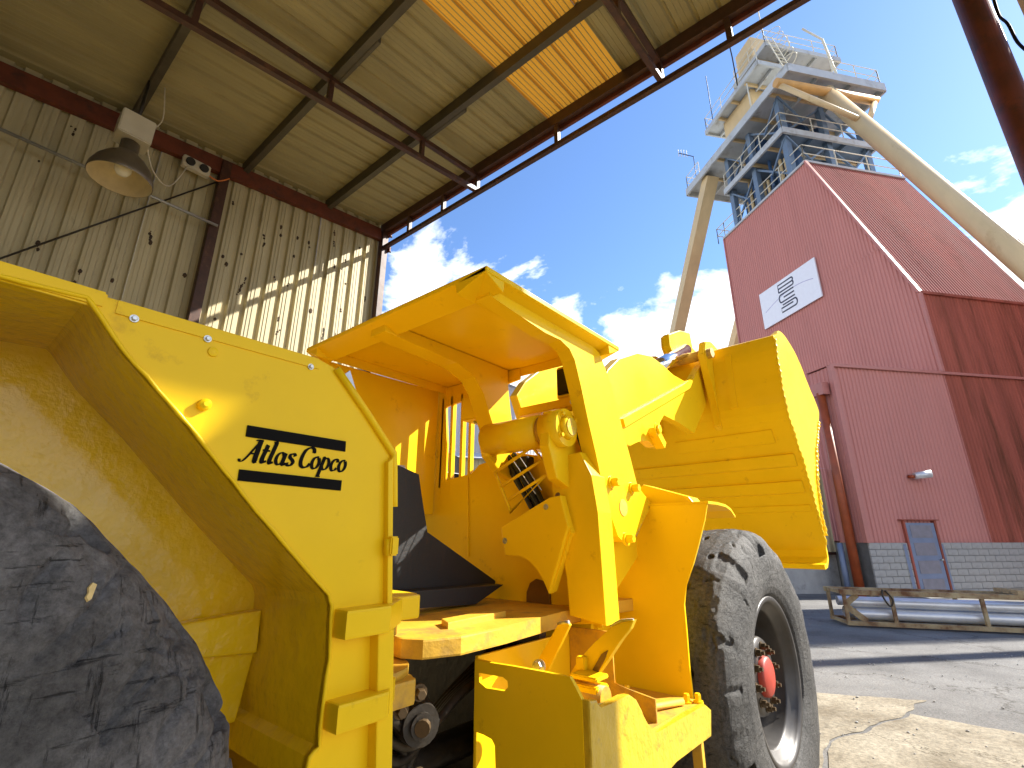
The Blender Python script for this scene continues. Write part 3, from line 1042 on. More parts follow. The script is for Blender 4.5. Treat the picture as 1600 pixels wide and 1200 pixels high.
railing([W(9.7, 2.34, 18.7), W(3.4, 2.34, 18.7), W(3.4, 8.0, 18.7)], hf)
ret = [W(9.7, 2.34, 18.7), W(10.4, 2.34, 18.7), W(10.4, 3.2, 18.7)]
railing(ret, hf)
d1 = deck(3.95, 8.75, 2.0, 7.75, 21.3, 0.34, 'blue_steel', 4)
railing([W(8.7, 2.06, 21.3), W(4.0, 2.06, 21.3), W(4.0, 7.7, 21.3)], d1)
d2 = deck(2.67, 12.1, 1.76, 7.6, 24.0, 0.50, 'grey_deck', 6)
railing([W(12.05, 5.0, 24.0), W(12.05, 1.85, 24.0), W(10.6, 1.85, 24.0)], d2)
railing([W(2.75, 4.6, 24.0), W(2.75, 7.5, 24.0), W(5.0, 7.5, 24.0)], d2)
d3 = deck(4.7, 9.75, 2.1, 5.2, 26.8, 0.30, 'grey_deck', 4)
railing([W(4.75, 2.16, 26.8), W(9.7, 2.16, 26.8), W(9.7, 5.1, 26.8)], d3)
d4 = deck(4.75, 7.6, 2.95, 8.0, 28.5, 0.30, 'grey_deck', 3)
railing([W(7.5, 3.0, 28.5), W(4.8, 3.0, 28.5), W(4.8, 7.95, 28.5), W(7.5, 7.95, 28.5)], d4)
# cream winder house panels through the decks
tbox('winder_house', 6.2, 8.8, 2.75, 5.6, 24.0, 26.6, 'cream_steel', hf)
tbox('winder_house', 5.9, 7.3, 3.15, 5.4, 26.9, 30.5, 'cream_steel', hf)
# columns, braces and sheave machinery between the roof and the grey platform
for (a, s) in ((4.3, 2.45), (4.3, 5.0), (4.3, 7.4), (6.6, 2.45), (8.6, 2.45), (8.6, 7.4), (6.6, 7.4)):
    beam('column', W(a, s, 18.6), W(a, s, 23.5), 0.30, 0.30, 'blue_steel', hf, TA)
for (p, q) in (((4.3, 2.45, 18.8), (6.6, 2.45, 21.0)), ((8.6, 2.45, 18.8), (6.6, 2.45, 21.0)), ((4.3, 2.45, 18.8), (4.3, 5.0, 21.0)), ((4.3, 7.4, 18.8), (4.3, 5.0, 21.0)),
               ((4.3, 2.45, 21.4), (6.6, 2.45, 23.5)), ((8.6, 2.45, 21.4), (6.6, 2.45, 23.5)), ((4.3, 2.45, 21.4), (4.3, 5.0, 23.5)), ((4.3, 7.4, 21.4), (4.3, 5.0, 23.5)),
               ((8.6, 7.4, 18.8), (8.6, 2.45, 21.0)), ((8.6, 7.4, 21.4), (8.6, 2.45, 23.5))):
    beam('brace', W(*p), W(*q), 0.10, 0.10, 'blue_steel', hf)
for (a, s, z, r) in ((5.6, 3.6, 22.6, 0.75), (5.6, 4.6, 22.6, 0.75), (5.6, 5.7, 22.6, 0.75), (7.6, 3.9, 22.5, 0.8), (7.6, 5.4, 22.5, 0.8), (6.4, 6.6, 22.4, 0.6)):
    tube('sheave_wheel', [W(a, s - 0.12, z), W(a, s + 0.12, z)], r, 'blue_mach', hf, 20, False)
for (a0, a1, s0, s1, z0, z1) in ((5.0, 5.8, 3.0, 3.8, 18.7, 20.2), (6.2, 7.6, 3.2, 4.6, 18.7, 20.4), (5.0, 6.0, 5.2, 6.6, 18.7, 19.9), (5.0, 5.5, 2.9, 3.3, 21.4, 22.2), (6.3, 6.9, 2.7, 3.4, 21.4, 23.0),
                                 (7.6, 8.2, 2.8, 3.6, 18.7, 20.6), (7.3, 8.3, 3.0, 6.8, 21.4, 22.0)):
    tbox('winch_housing', a0, a1, s0, s1, z0, z1, 'blue_mach', hf)
for k in range(9):
    a = 4.4 + 0.45 * k
    tube('pipework', [W(a, 2.62 + 0.12 * (k % 3), 18.7), W(a, 2.62 + 0.12 * (k % 3), 20.0 + 0.3 * (k % 4))], 0.09, 'cream_steel' if k % 3 else 'blue_mach', hf, 8)
rnd = random.Random(21)
for k in range(26):
    a, s_ = rnd.uniform(4.6, 8.3), rnd.uniform(3.0, 7.2)
    z = rnd.choice((18.7, 21.4))
    w_ = rnd.uniform(0.12, 0.4)
    tbox('winch_part', a, a + w_, s_, s_ + w_ * rnd.uniform(0.6, 1.6), z, z + rnd.uniform(0.8, 2.1), rnd.choice(('blue_mach', 'blue_mach', 'blue_steel', 'grease')), hf)
for (p, q) in (((4.1, 2.3, 21.0), (5.4, 2.3, 19.6)), ((4.1, 2.3, 21.0), (4.1, 3.6, 19.6)), ((8.6, 2.3, 21.0), (7.3, 2.3, 19.6)), ((4.1, 7.4, 21.0), (4.1, 6.2, 19.6)),
               ((4.1, 2.3, 23.6), (5.4, 2.3, 22.2)), ((4.1, 2.3, 23.6), (4.1, 3.6, 22.2)), ((4.1, 7.4, 23.6), (4.1, 6.2, 22.2)), ((8.6, 2.3, 23.6), (7.3, 2.3, 22.2))):
    beam('knee_brace', W(*p), W(*q), 0.08, 0.08, 'blue_steel', hf)
# ochre cross beam, raking tube leg towards the yard and its two knee braces
tube('cross_tube', [W(2.95, 1.15, 22.95), W(2.85, 7.05, 22.95)], 0.22, 'orange_steel', hf, 18)
tube('raking_leg', [W(3.15, 4.35, 23.2), W(-6.0, 4.35, -0.4)], 0.38, 'cream_steel', hf, 28)
tube('knee_brace', [W(2.95, 1.35, 22.85), W(1.75, 4.05, 20.0)], 0.13, 'cream_steel', hf, 10)
tube('knee_brace', [W(2.85, 6.9, 22.85), W(1.75, 4.65, 20.0)], 0.13, 'cream_steel', hf, 10)
# splayed box leg on the far side
beam('box_leg', W(10.2, 2.35, 23.6), W(27.2, 2.35, -0.4), 0.80, 0.62, 'cream_steel', hf)
beam('box_leg', W(10.2, 7.2, 23.6), W(27.2, 7.2, -0.4), 0.80, 0.62, 'cream_steel', hf)
# caged ladder and light masts
bm = bmesh.new()
for ds in (-0.22, 0.22):
    bm_tube(bm, [W(3.6, 3.2 + ds, 24.0), W(4.7, 3.2 + ds, 28.9)], 0.03, 6)
for k in range(14):
    t = k / 13
    bm_tube(bm, [W(3.6 + 1.1 * t, 2.98, 24.0 + 4.9 * t), W(3.6 + 1.1 * t, 3.42, 24.0 + 4.9 * t)], 0.02, 5)
for k in range(6):
    t = 0.4 + k / 9
    c0 = Vector((3.6 + 1.1 * t, 3.2, 24.0 + 4.9 * t))
    bm_tube(bm, [W(c0.x - 0.75 * math.sin(math.pi * j / 8), c0.y + 0.36 * math.cos(math.pi * j / 8), c0.z) for j in range(9)], 0.02, 5)
own(finish('caged_ladder', bm, 'rail'), hf)
tube('light_mast', [W(3.0, 5.2, 24.0), W(3.3, 5.2, 27.4), W(3.6, 4.4, 28.4)], 0.06, 'rail', hf, 6)
tube('light_mast', [W(5.5, 1.9, 24.0), W(5.5, 1.9, 26.0)], 0.04, 'rail', hf, 6)
tube('light_mast', [W(4.9, 3.1, 28.5), W(4.9, 3.1, 31.5)], 0.035, 'rail', hf, 6)
tube('light_mast', [W(6.4, 2.1, 26.8), W(6.4, 2.1, 29.2), W(6.0, 1.7, 29.4)], 0.035, 'grease', hf, 6)
tube('aerial', [W(8.9, 2.1, 26.8), W(8.9, 2.1, 30.6)], 0.025, 'grease', hf, 5)
tube('aerial', [W(12.0, 2.6, 24.0), W(12.0, 2.6, 26.9), W(12.2, 1.6, 27.2)], 0.03, 'grease', hf, 5)
for k in range(4):
    tube('aerial_rod', [W(12.2 - 0.02 * k, 1.6 + 0.2 * k, 26.9), W(12.2 - 0.02 * k, 1.6 + 0.2 * k, 27.5)], 0.02, 'rail', hf, 5)

# ------------------------------------------------------------------ other buildings round the yard, plus added shadow casters
fs = empty('cream_lean_to', W(3.0, -8.0, -0.33), 'low cream corrugated building with grey block base behind the bucket', 'building')
corrugated('cladding_sheet', -14.0, 11.55, lambda s, z: W(1.0, s, z), lambda s: 0.89, lambda s: 3.42, TA, 'clad', fs, 0.2)
tbox('block_wall', 1.15, 1.4, -14.0, -2.35, -0.6, 0.95, 'block', fs)
tbox('soffit', 1.0, 1.2, -14.0, -2.45, 0.80, 0.88, 'steel_brown', fs)
bm = bmesh.new()
bm.faces.new([bm.verts.new(W(*q)) for q in ((0.8, -14.2, 3.42), (0.8, -2.4, 3.42), (7, -2.4, 4.6), (7, -14.2, 4.6))])
own(finish('roof', bm, 'clad_grey'), fs)
gs = empty('pale_grey_store', (14.0, 15.0, -0.3), 'pale grey corrugated store seen through the loader cab', 'building')
corrugated('cladding_sheet', 8.5, 16.0, lambda t, z: Vector((t, 14.0, z)), lambda t: 3.75, lambda t: 8.2, (0, 1, 0), 'clad_grey', gs, 0.25)
box('plinth_wall', (8.6, 14.3, -0.5), (24.4, 14.6, 3.3), 'clad_grey', gs, 0)
box('shadow_gap', (8.6, 14.06, 3.3), (24.4, 14.5, 3.74), 'dark_slot', gs, 0)  # near-black box painting the shadow under the raised cladding
box('side_wall', (8.5, 14.3, -0.5), (8.7, 22.0, 8.2), 'clad_grey', gs, 0)
bm = bmesh.new()
bm.faces.new([bm.verts.new(q) for q in ((8.3, 13.85, 8.2), (24.7, 13.85, 8.2), (24.7, 22.0, 9.6), (8.3, 22.0, 9.6))])
own(finish('roof', bm, 'clad_grey'), gs)

ch = empty('shadow_pole', (18.2, -7.15, -0.33), 'unseen slim grey pole added to cast the strip of shadow on the yard', 'shadow caster')  # out of view, added only for its narrow ground shadow
tube('pole_shaft', [(18.2, -7.15, -0.4), (18.2, -7.15, 13.5)], 0.17, 'pipe_grey', ch, 20)
tube('pole_cap', [(18.2, -7.15, 13.5), (18.2, -7.15, 13.9)], [0.28, 0.05], 'pipe_grey', ch, 20)
wh = empty('shadow_block', (28.0, -11.4, -0.33), 'unseen red block added to cast the shadow over the far yard', 'building')  # out-of-view block added to shade the ground beyond the rack
WQ = [(22.2, -8.95), (32.0, -16.6), (34.2, -13.8), (24.4, -6.15)]
bm = bmesh.new()
lo = [bm.verts.new((x, y, -0.5)) for x, y in WQ]
hi = [bm.verts.new((x, y, 14.0)) for x, y in WQ]
bm.faces.new(hi)
for i in range(4):
    j = (i + 1) % 4
    bm.faces.new((lo[i], lo[j], hi[j], hi[i]))
own(finish('walls', bm, 'red_clad'), wh)
beam('fascia', (22.1, -8.98, 13.9), (31.95, -16.68, 13.9), 0.1, 0.4, 'red_trim', wh)

# ------------------------------------------------------------------ pipe rack in the yard
rkA, rkB = Vector((10.75, 1.36, 0)), Vector((12.9, -3.1, 0))
rd = (rkB - rkA).normalized()
rn = Vector((-rd.y, rd.x, 0))
if rn.x < 0:
    rn = -rn
def RK(t, w, z):
    p = rkA + rd * t + rn * w
    return Vector((p.x, p.y, gz(p.x) + z))
rack = empty('pipe_rack', RK(0.0, 0, 0), 'rusty white steel frame rack lying in front of the blue door', 'rack')
RL, RW, RH = 4.9, 0.75, 0.55
for w in (0.0, RW):
    beam('rail', RK(0, w, 0.06), RK(RL, w, 0.06), 0.07, 0.07, 'rack_rust', rack)
    beam('rail', RK(-0.03, w, RH), RK(RL, w, RH), 0.07, 0.08, 'rack_rust', rack)
    for t in (0.03, 0.75, 2.05, 3.4, 4.8):
        beam('upright', RK(t, w, 0.09), RK(t, w, RH - 0.03), 0.05, 0.05, 'rack_rust', rack, rd)
for t in (0.03, 0.75, 2.05, 3.4, 4.8):
    beam('cross_bar', RK(t, 0, 0.06), RK(t, RW, 0.06), 0.05, 0.05, 'rack_rust', rack)
for t in (0.03, 4.8):
    beam('cross_bar', RK(t, 0, RH), RK(t, RW, RH), 0.05, 0.06, 'rack_rust', rack)
beam('gusset', RK(0.05, 0.02, 0.32), RK(0.32, 0.02, 0.09), 0.012, 0.10, 'rack_rust', rack)
beam('gusset', RK(0.05, 0.02, 0.36), RK(0.24, 0.02, RH - 0.04), 0.012, 0.09, 'rack_rust', rack)
tube('chain', catmull([RK(0.62, -0.05, RH + 0.06), RK(0.60, -0.07, RH - 0.05), RK(0.68, -0.06, RH - 0.2), RK(0.74, -0.06, RH - 0.1), RK(0.66, -0.05, RH + 0.05)]), 0.014, 'grease', rack, 6)
for k, (w, z, r, t0, lb) in enumerate(((0.16, 0.195, 0.092, 0.22, 'thick silver steel pipe lying lowest and nearest the loader in the rusty rack'),
                              (0.17, 0.375, 0.078, 0.10, 'silver steel pipe resting on the lowest near pipe in the rusty rack'),
                              (0.44, 0.195, 0.092, 0.14, 'thick silver steel pipe lying low at the back of the rusty rack'),
                              (0.45, 0.375, 0.078, 0.06, 'silver steel pipe on top at the back of the rusty rack'))):
    bm = bmesh.new()
    bm_tube(bm, [RK(t0, w, z), RK(RL - 0.05, w, z)], r, 20, False)
    bm_tube(bm, [RK(t0, w, z), RK(RL - 0.05, w, z)], r * 0.9, 20, False)
    tag(finish('steel_pipe', bm, 'pipe_grey', smooth=True), lb, 'pipe', 'pipes in the rack')
for k in range(3):
    p, q = RK(2.55 + 0.02 * k, 0.02 + 0.26 * k, RH + 0.075), RK(4.4, 0.08 + 0.26 * k, RH + 0.075)
    o = beam('timber_baulk', p, q, 0.13, 0.07, 'timber', None)
    tag(o, ('pale timber baulk lying along the near top rail of the rusty rack',
            'pale timber baulk lying along the middle of the rusty rack top',
            'pale timber baulk lying along the far top rail of the rusty rack')[k], 'timber', 'timbers on the rack')

# ------------------------------------------------------------------ the loader
ld = empty('underground_loader', (1.5, 1.5, 0.0), 'yellow articulated underground loader with raised bucket and open canopy, parked half out of the shed', 'loader')

# ---- rear body: side panel round an eight-sided wheel arch
PV, IV = 0.84, 1.14                     # outer panel and inner wheel-well planes
LIP = [(-1.25, 1.618)] + [(0.007,1.623),(0.091,1.627),(0.098,1.621),(0.144,1.565),(0.229,1.487),(0.364,1.35),(0.509,1.213),(0.517,1.196),(0.524,1.112),(0.519,1.033),(0.521,0.983),(0.505,0.972),(0.499,0.926)]
LIP[0] = (-1.25, LIP[1][1])
TOP = [(0.448,1.634),(0.476,1.627),(0.622,1.482),(0.625,1.45),(0.633,1.174),(0.645,0.879)]
panel_pts = LIP + TOP[::-1] + [(-1.25, TOP[0][1])]
plate('side_panel', panel_pts, 'Y', PV, PV + 0.012, 'yellow', ld, 0)
# rolled lip, a wavy weld along the arch edge
bm = bmesh.new()
fine = []
for p, q in zip(LIP, LIP[1:]):
    n = max(2, int(math.hypot(q[0] - p[0], q[1] - p[1]) / 0.02))
    fine += [(p[0] + (q[0] - p[0]) * k / n, p[1] + (q[1] - p[1]) * k / n) for k in range(n)]
rnd = random.Random(2)
bm_tube(bm, [(x + rnd.uniform(-.0008, .0008), PV - 0.003 + rnd.uniform(-.001, .001), z + rnd.uniform(-.0008, .0008)) for x, z in fine], [0.0034 + rnd.uniform(-.0007, .0007) for _ in fine], 8)
own(finish('arch_lip', bm, 'yellow', smooth=True), ld)
# arch liner from the lip in to the wheel-well wall
bm = bmesh.new()
# a small rolled fillet where the liner meets the inner wall
rows = []
for (x, z) in LIP:
    rows.append([bm.verts.new((x, PV + 0.002, z)), bm.verts.new((x, PV + 0.10, z)), bm.verts.new((x, PV + 0.20, z)), bm.verts.new((x, IV, z))])
for a, b in zip(rows, rows[1:]):
    for k in range(3):
        bm.faces.new((a[k], a[k + 1], b[k + 1], b[k]))
own(finish('arch_liner', bm, 'yellow_brushed'), ld)
inner = LIP + [(LIP[-1][0], 0.25), (-1.25, 0.25)]
plate('wheel_well_wall', [(x + (0.006 if i < len(LIP) else 0), z + (0.006 if i < len(LIP) else 0)) for i, (x, z) in enumerate(inner)], 'Y', IV, IV + 0.012, 'yellow_brushed', ld, 0)
plate('frame_rail', [(0.317,1.153),(0.519,1.166),(0.522,1.086),(0.341,1.099)], 'Y', 1.10, 1.138, 'yellow_brushed', ld, 0.004)
plate('frame_rail', [(0.351,1.097),(0.523,1.085),(0.506,0.966),(0.431,0.962)], 'Y', 1.115, 1.138, 'yellow_brushed', ld, 0.004)
# hood lids
L1 = [(-0.061,1.641),(0.003,1.642),(0.142,1.642)]
zt = L1[1][1]
box('hood_lid', (-1.25, 0.850, TOP[0][1] + 0.001), (L1[2][0], 2.15, zt), 'yellow', ld, 0.006)
L2 = [(0.149,1.635),(0.192,1.639),(0.451,1.651)]
zt2 = L2[1][1]
box('hood_lid', (L1[2][0] + 0.004, 0.848, TOP[0][1] + 0.001), (L2[2][0], 2.15, zt2), 'yellow', ld, 0.006)
box('hood_strip', (L1[2][0] - 0.02, 0.8375, TOP[0][1] - 0.020), (L2[2][0] - 0.01, 0.846, TOP[0][1] + 0.004), 'yellow', ld, 0.003)
box('hood_strip', (-1.25, 0.8375, TOP[0][1] - 0.016), (L1[2][0] - 0.03, 0.848, TOP[0][1] + 0.010), 'yellow', ld, 0.003)
for p in [(0.147,0.838,1.616),(0.245,0.838,1.616),(0.422,0.838,1.617)]:
    bolt('lid_bolt', p, (0, -1, 0), 0.0040, 0.005, 'zinc', ld)
for p in [(0.152,1.648),(0.253,1.65),(0.434,1.653)]:
    bolt('lid_bolt', (p[0], 0.862, zt2 - 0.001), (0, 0, 1), 0.0045, 0.008, 'zinc', ld)
for p, r in zip([(0.258,0.84,1.508),(0.257,0.84,1.597)], (0.0095, 0.0085)):
    bm = bmesh.new()
    bm_tube(bm, [Vector(p), Vector(p) + Vector((0, -0.012 if r > 0.009 else -0.003, 0)), Vector(p) + Vector((0, -0.015 if r > 0.009 else -0.004, 0))], [r, r * 0.9, r * 0.4], 18)
    own(finish('plug', bm, 'yellow', smooth=False), ld)
# rear-body front bulkhead, hidden faces closing the box
u_f = TOP[3][0]
box('front_bulkhead', (u_f - 0.03, PV + 0.012, 0.75), (u_f - 0.015, 2.15, TOP[3][1]), 'yellow', ld, 0.002)
plate('chamfer_plate', [(TOP[1][0] - 0.012, TOP[1][1] - 0.004), (TOP[2][0] - 0.012, TOP[2][1] - 0.004), (TOP[2][0] - 0.022, TOP[2][1] - 0.010), (TOP[1][0] - 0.022, TOP[1][1] - 0.010)], 'Y', PV + 0.012, 2.15, 'yellow', ld, 0)
# bent trim along the chamfer
tr = [(0.474,0.836,1.627),(0.546,0.836,1.558),(0.616,0.836,1.486),(0.626,0.836,1.469),(0.636,0.836,1.37)]
tube('edge_trim', [tr[0]] + catmull(tr[1:], 5)[0:], 0.0075, 'yellow', ld, 10)
plate('edge_flange', [(0.606,1.457),(0.618,1.469),(0.642,1.178),(0.63,1.18)], 'Y', 0.826, 0.842, 'yellow', ld, 0.002)
box('hinge', tuple([(0.618,0.84,1.276)][0][i] - (0.0, 0.028, 0)[i] for i in range(3)), tuple([(0.637,0.84,1.312)][0][i] + (0, 0.0, 0)[i] for i in range(3)), 'yellow', ld, 0.003)
tube('hinge_pin', [(0.619,0.825,1.307),(0.621,0.825,1.276)], 0.006, 'yellow', ld, 10)
plate('mirror_plate', [(0.588,1.68),(0.602,1.694),(0.655,1.582),(0.642,1.586)], 'Y', 1.0, 1.006, 'silver', ld, 0)

# maker's plate lettering: two bars and the script name between them
def bar(pts):
    plate('decal_bar', pts, 'Y', PV - 0.0022, PV + 0.0005, 'black', ld, 0)
bar([(0.328,1.488),(0.512,1.488),(0.513,1.468),(0.328,1.469)])
bar([(0.327,1.415),(0.512,1.413),(0.512,1.394),(0.327,1.397)])

def nib_strokes(strokes, org, ex, ez, th, name, parent, y):
    """broad-nib lettering: a stroke is thick or thin by its direction"""
    bm = bmesh.new()
    k = 0
    for st in strokes:
        pts, wmul = st
        path = catmull([(a, b, 0) for a, b in pts], 7)
        L, Rr = [], []
        for i, p in enumerate(path):
            d = path[min(i + 1, len(path) - 1)] - path[max(i - 1, 0)]
            ang = math.atan2(d.y, d.x)
            w = th * wmul * (0.36 + 0.64 * abs(math.sin(ang - R(18))) ** 1.3) * 0.5
            n = Vector((-math.sin(ang), math.cos(ang), 0)) * w
            L.append(p + n)
            Rr.append(p - n)
        yy = y - 0.00025 * k
        k += 1
        vl = [bm.verts.new((org[0] + ex[0] * q.x + ez[0] * q.y, yy, org[1] + ex[1] * q.x + ez[1] * q.y)) for q in L]
        vr = [bm.verts.new((org[0] + ex[0] * q.x + ez[0] * q.y, yy, org[1] + ex[1] * q.x + ez[1] * q.y)) for q in Rr]
        for i in range(len(path) - 1):
            bm.faces.new((vl[i], vl[i + 1], vr[i + 1], vr[i]))
    return own(finish(name, bm, 'black'), parent)

def ell(cx, cy, rx, ry, a0=90, a1=450, n=14, sl=0.0):
    out = []
    for k in range(n + 1):
        t = R(a0 + (a1 - a0) * k / n)
        y = cy + ry * math.sin(t)
        out.append((cx + rx * math.cos(t) + sl * (y - cy), y))
    return out
SL = 0.24
def sh(pts):
    return [(x + SL * y, y) for x, y in pts]
letters = []
def add(dx, strokes):
    letters.append([([(x + dx, y) for x, y in sh(p)], w) for p, w in strokes])
# x-height 1, capitals 1.72
add(0.0, [([(-0.62, 0.10), (-0.55, -0.06), (-0.34, -0.05), (-0.10, 0.30), (0.20, 1.00), (0.52, 1.70)], 0.8), ([(0.50, 1.70), (0.53, 1.0), (0.60, 0.06), (0.78, 0.02)], 1.5),
          ([(0.10, 1.66), (0.35, 1.72), (0.72, 1.70)], 0.9), ([(-0.02, 0.60), (0.56, 0.60)], 0.9)])
add(1.12, [([(0.10, 1.45), (0.06, 0.9), (0.02, 0.30), (0.12, 0.0), (0.42, 0.14)], 1.3), ([(-0.20, 0.98), (0.42, 0.98)], 1.0)])
add(1.72, [([(-0.06, 1.66), (0.12, 1.72), (0.10, 1.0), (0.06, 0.25), (0.16, 0.0), (0.40, 0.12)], 1.3)])
add(2.38, [(ell(0.22, 0.47, 0.32, 0.49, 60, 420), 1.05), ([(0.56, 0.98), (0.54, 0.5), (0.54, 0.12), (0.66, 0.0), (0.84, 0.14)], 1.3)])
add(3.34, [([(0.52, 0.80), (0.36, 0.98), (0.10, 0.92), (0.08, 0.68), (0.34, 0.48), (0.48, 0.28), (0.34, 0.02), (0.06, 0.02), (-0.06, 0.22)], 1.15)])
add(4.50, [([(0.98, 1.30), (0.86, 1.62), (0.50, 1.72), (0.12, 1.42), (-0.02, 0.80), (0.06, 0.22), (0.36, -0.02), (0.70, 0.06), (0.90, 0.34)], 1.25), ([(0.94, 1.66), (0.94, 1.28)], 0.8)])
add(5.62, [(ell(0.28, 0.48, 0.33, 0.50, 60, 420), 1.15)])
add(6.50, [([(0.02, 0.96), (0.12, 0.98), (0.06, 0.2), (0.0, -0.66)], 1.3), (ell(0.38, 0.48, 0.32, 0.50, 150, 520), 1.05), ([(-0.20, -0.66), (0.24, -0.66)], 0.8)])
add(7.52, [([(0.56, 0.74), (0.46, 0.96), (0.20, 0.96), (0.0, 0.66), (0.0, 0.26), (0.20, 0.0), (0.44, 0.04), (0.60, 0.24)], 1.15)])
add(8.36, [(ell(0.28, 0.48, 0.33, 0.50, 60, 420), 1.15)])
TXT = [(0.336,1.43),(0.515,1.43)]
TXH = [(0.338,1.466),(0.336,1.43)]
total = 9.02
exv = ((TXT[1][0] - TXT[0][0]) / total, (TXT[1][1] - TXT[0][1]) / total)
cap = (TXH[0][1] - TXH[1][1]) / 1.72
for st in letters:
    nib_strokes(st, TXT[0], exv, (0.0, cap), 0.31, 'decal_letter', ld, PV - 0.0010)

# ---- rear frame brackets and the post between them
def bracket(zt, zb, name, far, u0):
    pts = [(u0, 0.80), (far[0], 0.80), (far[1], 0.87), (far[1], 1.08), (far[1] - 0.04, 1.10), (u0, 1.10)]
    plate(name, pts, 'Z', zb, zt, 'yellow', ld, 0.005)
bracket(1.189, 1.142, 'hinge_bracket', (0.619, 0.70), 0.526)
bracket(1.047, 1.004, 'hinge_bracket', (0.627, 0.695), 0.526)
plate('bracket_post', [(0.605,1.144),(0.641,1.145),(0.661,0.863),(0.625,0.875)], 'Y', 0.815, 0.845, 'yellow', ld, 0.003)
# upper and lower hinge lugs
def lug(name, u0, u1, v0, v1, z0, z1, m):
    n = 10
    rr = (v1 - v0) / 2
    pts = [(u0, v0), (u1 - 0.03, v0)] + [(u1 - 0.03 + 0.03 * math.sin(math.pi * k / n), v0 + (v1 - v0) * (1 - math.cos(math.pi * k / n)) / 2) for k in range(1, n)] + [(u1 - 0.03, v1), (u0, v1)]
    plate(name, pts, 'Z', z0, z1, m, ld, 0.006)
lug('hinge_lug', 0.58, 0.80, 0.98, 1.40, 1.128, 1.178, 'yellow')
lug('hinge_lug', 0.70, 0.905, 1.02, 1.40, 1.118, 1.172, 'yellow')
lug('hinge_lug', 0.58, 0.905, 1.02, 1.40, 0.93, 0.985, 'yellow_dusty')
tube('hinge_pin', [(0.80, 1.16, 0.88), (0.80, 1.16, 1.115)], 0.075, 'yellow_dusty', ld, 28)
tube('hinge_collar', [(0.80, 1.16, 1.075), (0.80, 1.16, 1.117)], 0.095, 'yellow_dusty', ld, 28)
tube('hinge_collar', [(0.80, 1.16, 0.985), (0.80, 1.16, 1.005)], 0.13, 'yellow_dusty', ld, 28)
# tongue of the front frame
TG = [(0.922,1.205),(0.902,1.115),(0.929,1.06),(1.026,1.019),(1.219,1.026),(1.481,1.049),(1.81,1.08)]
plate('hinge_tongue', TG + [(2.2, 1.02), (2.2, 1.95), (0.95, 1.95), (0.72, 1.5)], 'Z', 1.01, 1.058, 'yellow_dusty', ld, 0.006)
plate('tongue_strip', [(1.112,1.19),(1.39,1.199),(1.36,1.145),(1.072,1.119)], 'Z', 1.056, 1.075, 'yellow_dusty', ld, 0.002)
box('stop_block', (1.12, 1.36, 1.056), (1.16, 1.40, 1.10), 'yellow', ld, 0.004)

# ---- drive line seen in the gap
tube('drive_shaft', [(0.45, 1.42, 0.62), (2.3, 1.42, 0.62)], 0.05, 'grease', ld, 16)
for k, (u, r) in enumerate(((0.98, 0.11), (1.03, 0.135), (1.08, 0.12), (1.14, 0.09))):
    tube('drive_flange', [(u, 1.42, 0.62), (u + 0.03, 1.42, 0.62)], r, 'grease', ld, 20, False)
tube('hose', catmull([(0.70, 1.30, 1.0), (0.92, 1.25, 0.86), (1.05, 1.26, 0.72), (0.95, 1.30, 0.60), (0.75, 1.34, 0.56)]), 0.017, 'grease', ld, 8)
tube('hose', catmull([(0.70, 1.36, 0.96), (1.00, 1.30, 0.90), (1.15, 1.32, 0.74), (1.10, 1.36, 0.56)]), 0.015, 'grease', ld, 8)
for k in range(7):
    a = k * 0.9
    bolt('flange_bolt', (0.978, 1.42 + 0.085 * math.cos(a), 0.62 + 0.085 * math.sin(a)), (-1, 0, 0), 0.012, 0.02, 'nut', ld)
for k in range(5):
    y0 = 1.18 + 0.035 * k
    tube('hose', catmull([(0.62, y0, 0.96 - 0.02 * k), (0.85 + 0.02 * k, y0 - 0.03, 0.90 - 0.05 * k), (1.05, y0, 0.80 - 0.04 * k), (1.25, y0 + 0.03, 0.86 - 0.02 * k), (1.55, y0 + 0.02, 0.93)]), 0.014, 'grease', ld, 8)
vp = tube('valve_pump', [(0.99, 1.12, 0.84), (1.02, 1.20, 0.84)], [0.050, 0.060], 'grease', ld, 18, False)
tube('pump_ring', [(0.985, 1.108, 0.84), (0.99, 1.12, 0.84)], 0.032, 'grease', ld, 18, False)
tube('pump_boss', [(0.975, 1.10, 0.84), (0.99, 1.112, 0.84)], 0.020, 'nut', ld, 12, False)
box('pump_post', (0.83, 1.10, 0.55), (0.875, 1.16, 0.93), 'brown', ld, 0.006)
for p in ((0.90, 1.10, 0.90), (0.95, 1.09, 0.93), (0.97, 1.10, 0.74), (0.93, 1.10, 0.72)):
    bolt('pump_bolt', p, (-0.5, -1, 0), 0.014, 0.03, 'nut', ld)
box('axle_housing', (0.56, 1.0, 0.50), (0.92, 1.7, 0.70), 'brown', ld, 0.05)
tube('filler_cap', [(0.74, 1.16, 0.69), (0.74, 1.16, 0.725)], 0.075, 'black_sheet', ld, 24)
box('belly_plate', (0.3, 1.2, 0.38), (2.4, 1.9, 0.42), 'grease', ld, 0.004)
box('inner_bulkhead', (1.55, 1.15, 0.42), (1.60, 2.0, 1.0), 'grease', ld, 0.004)

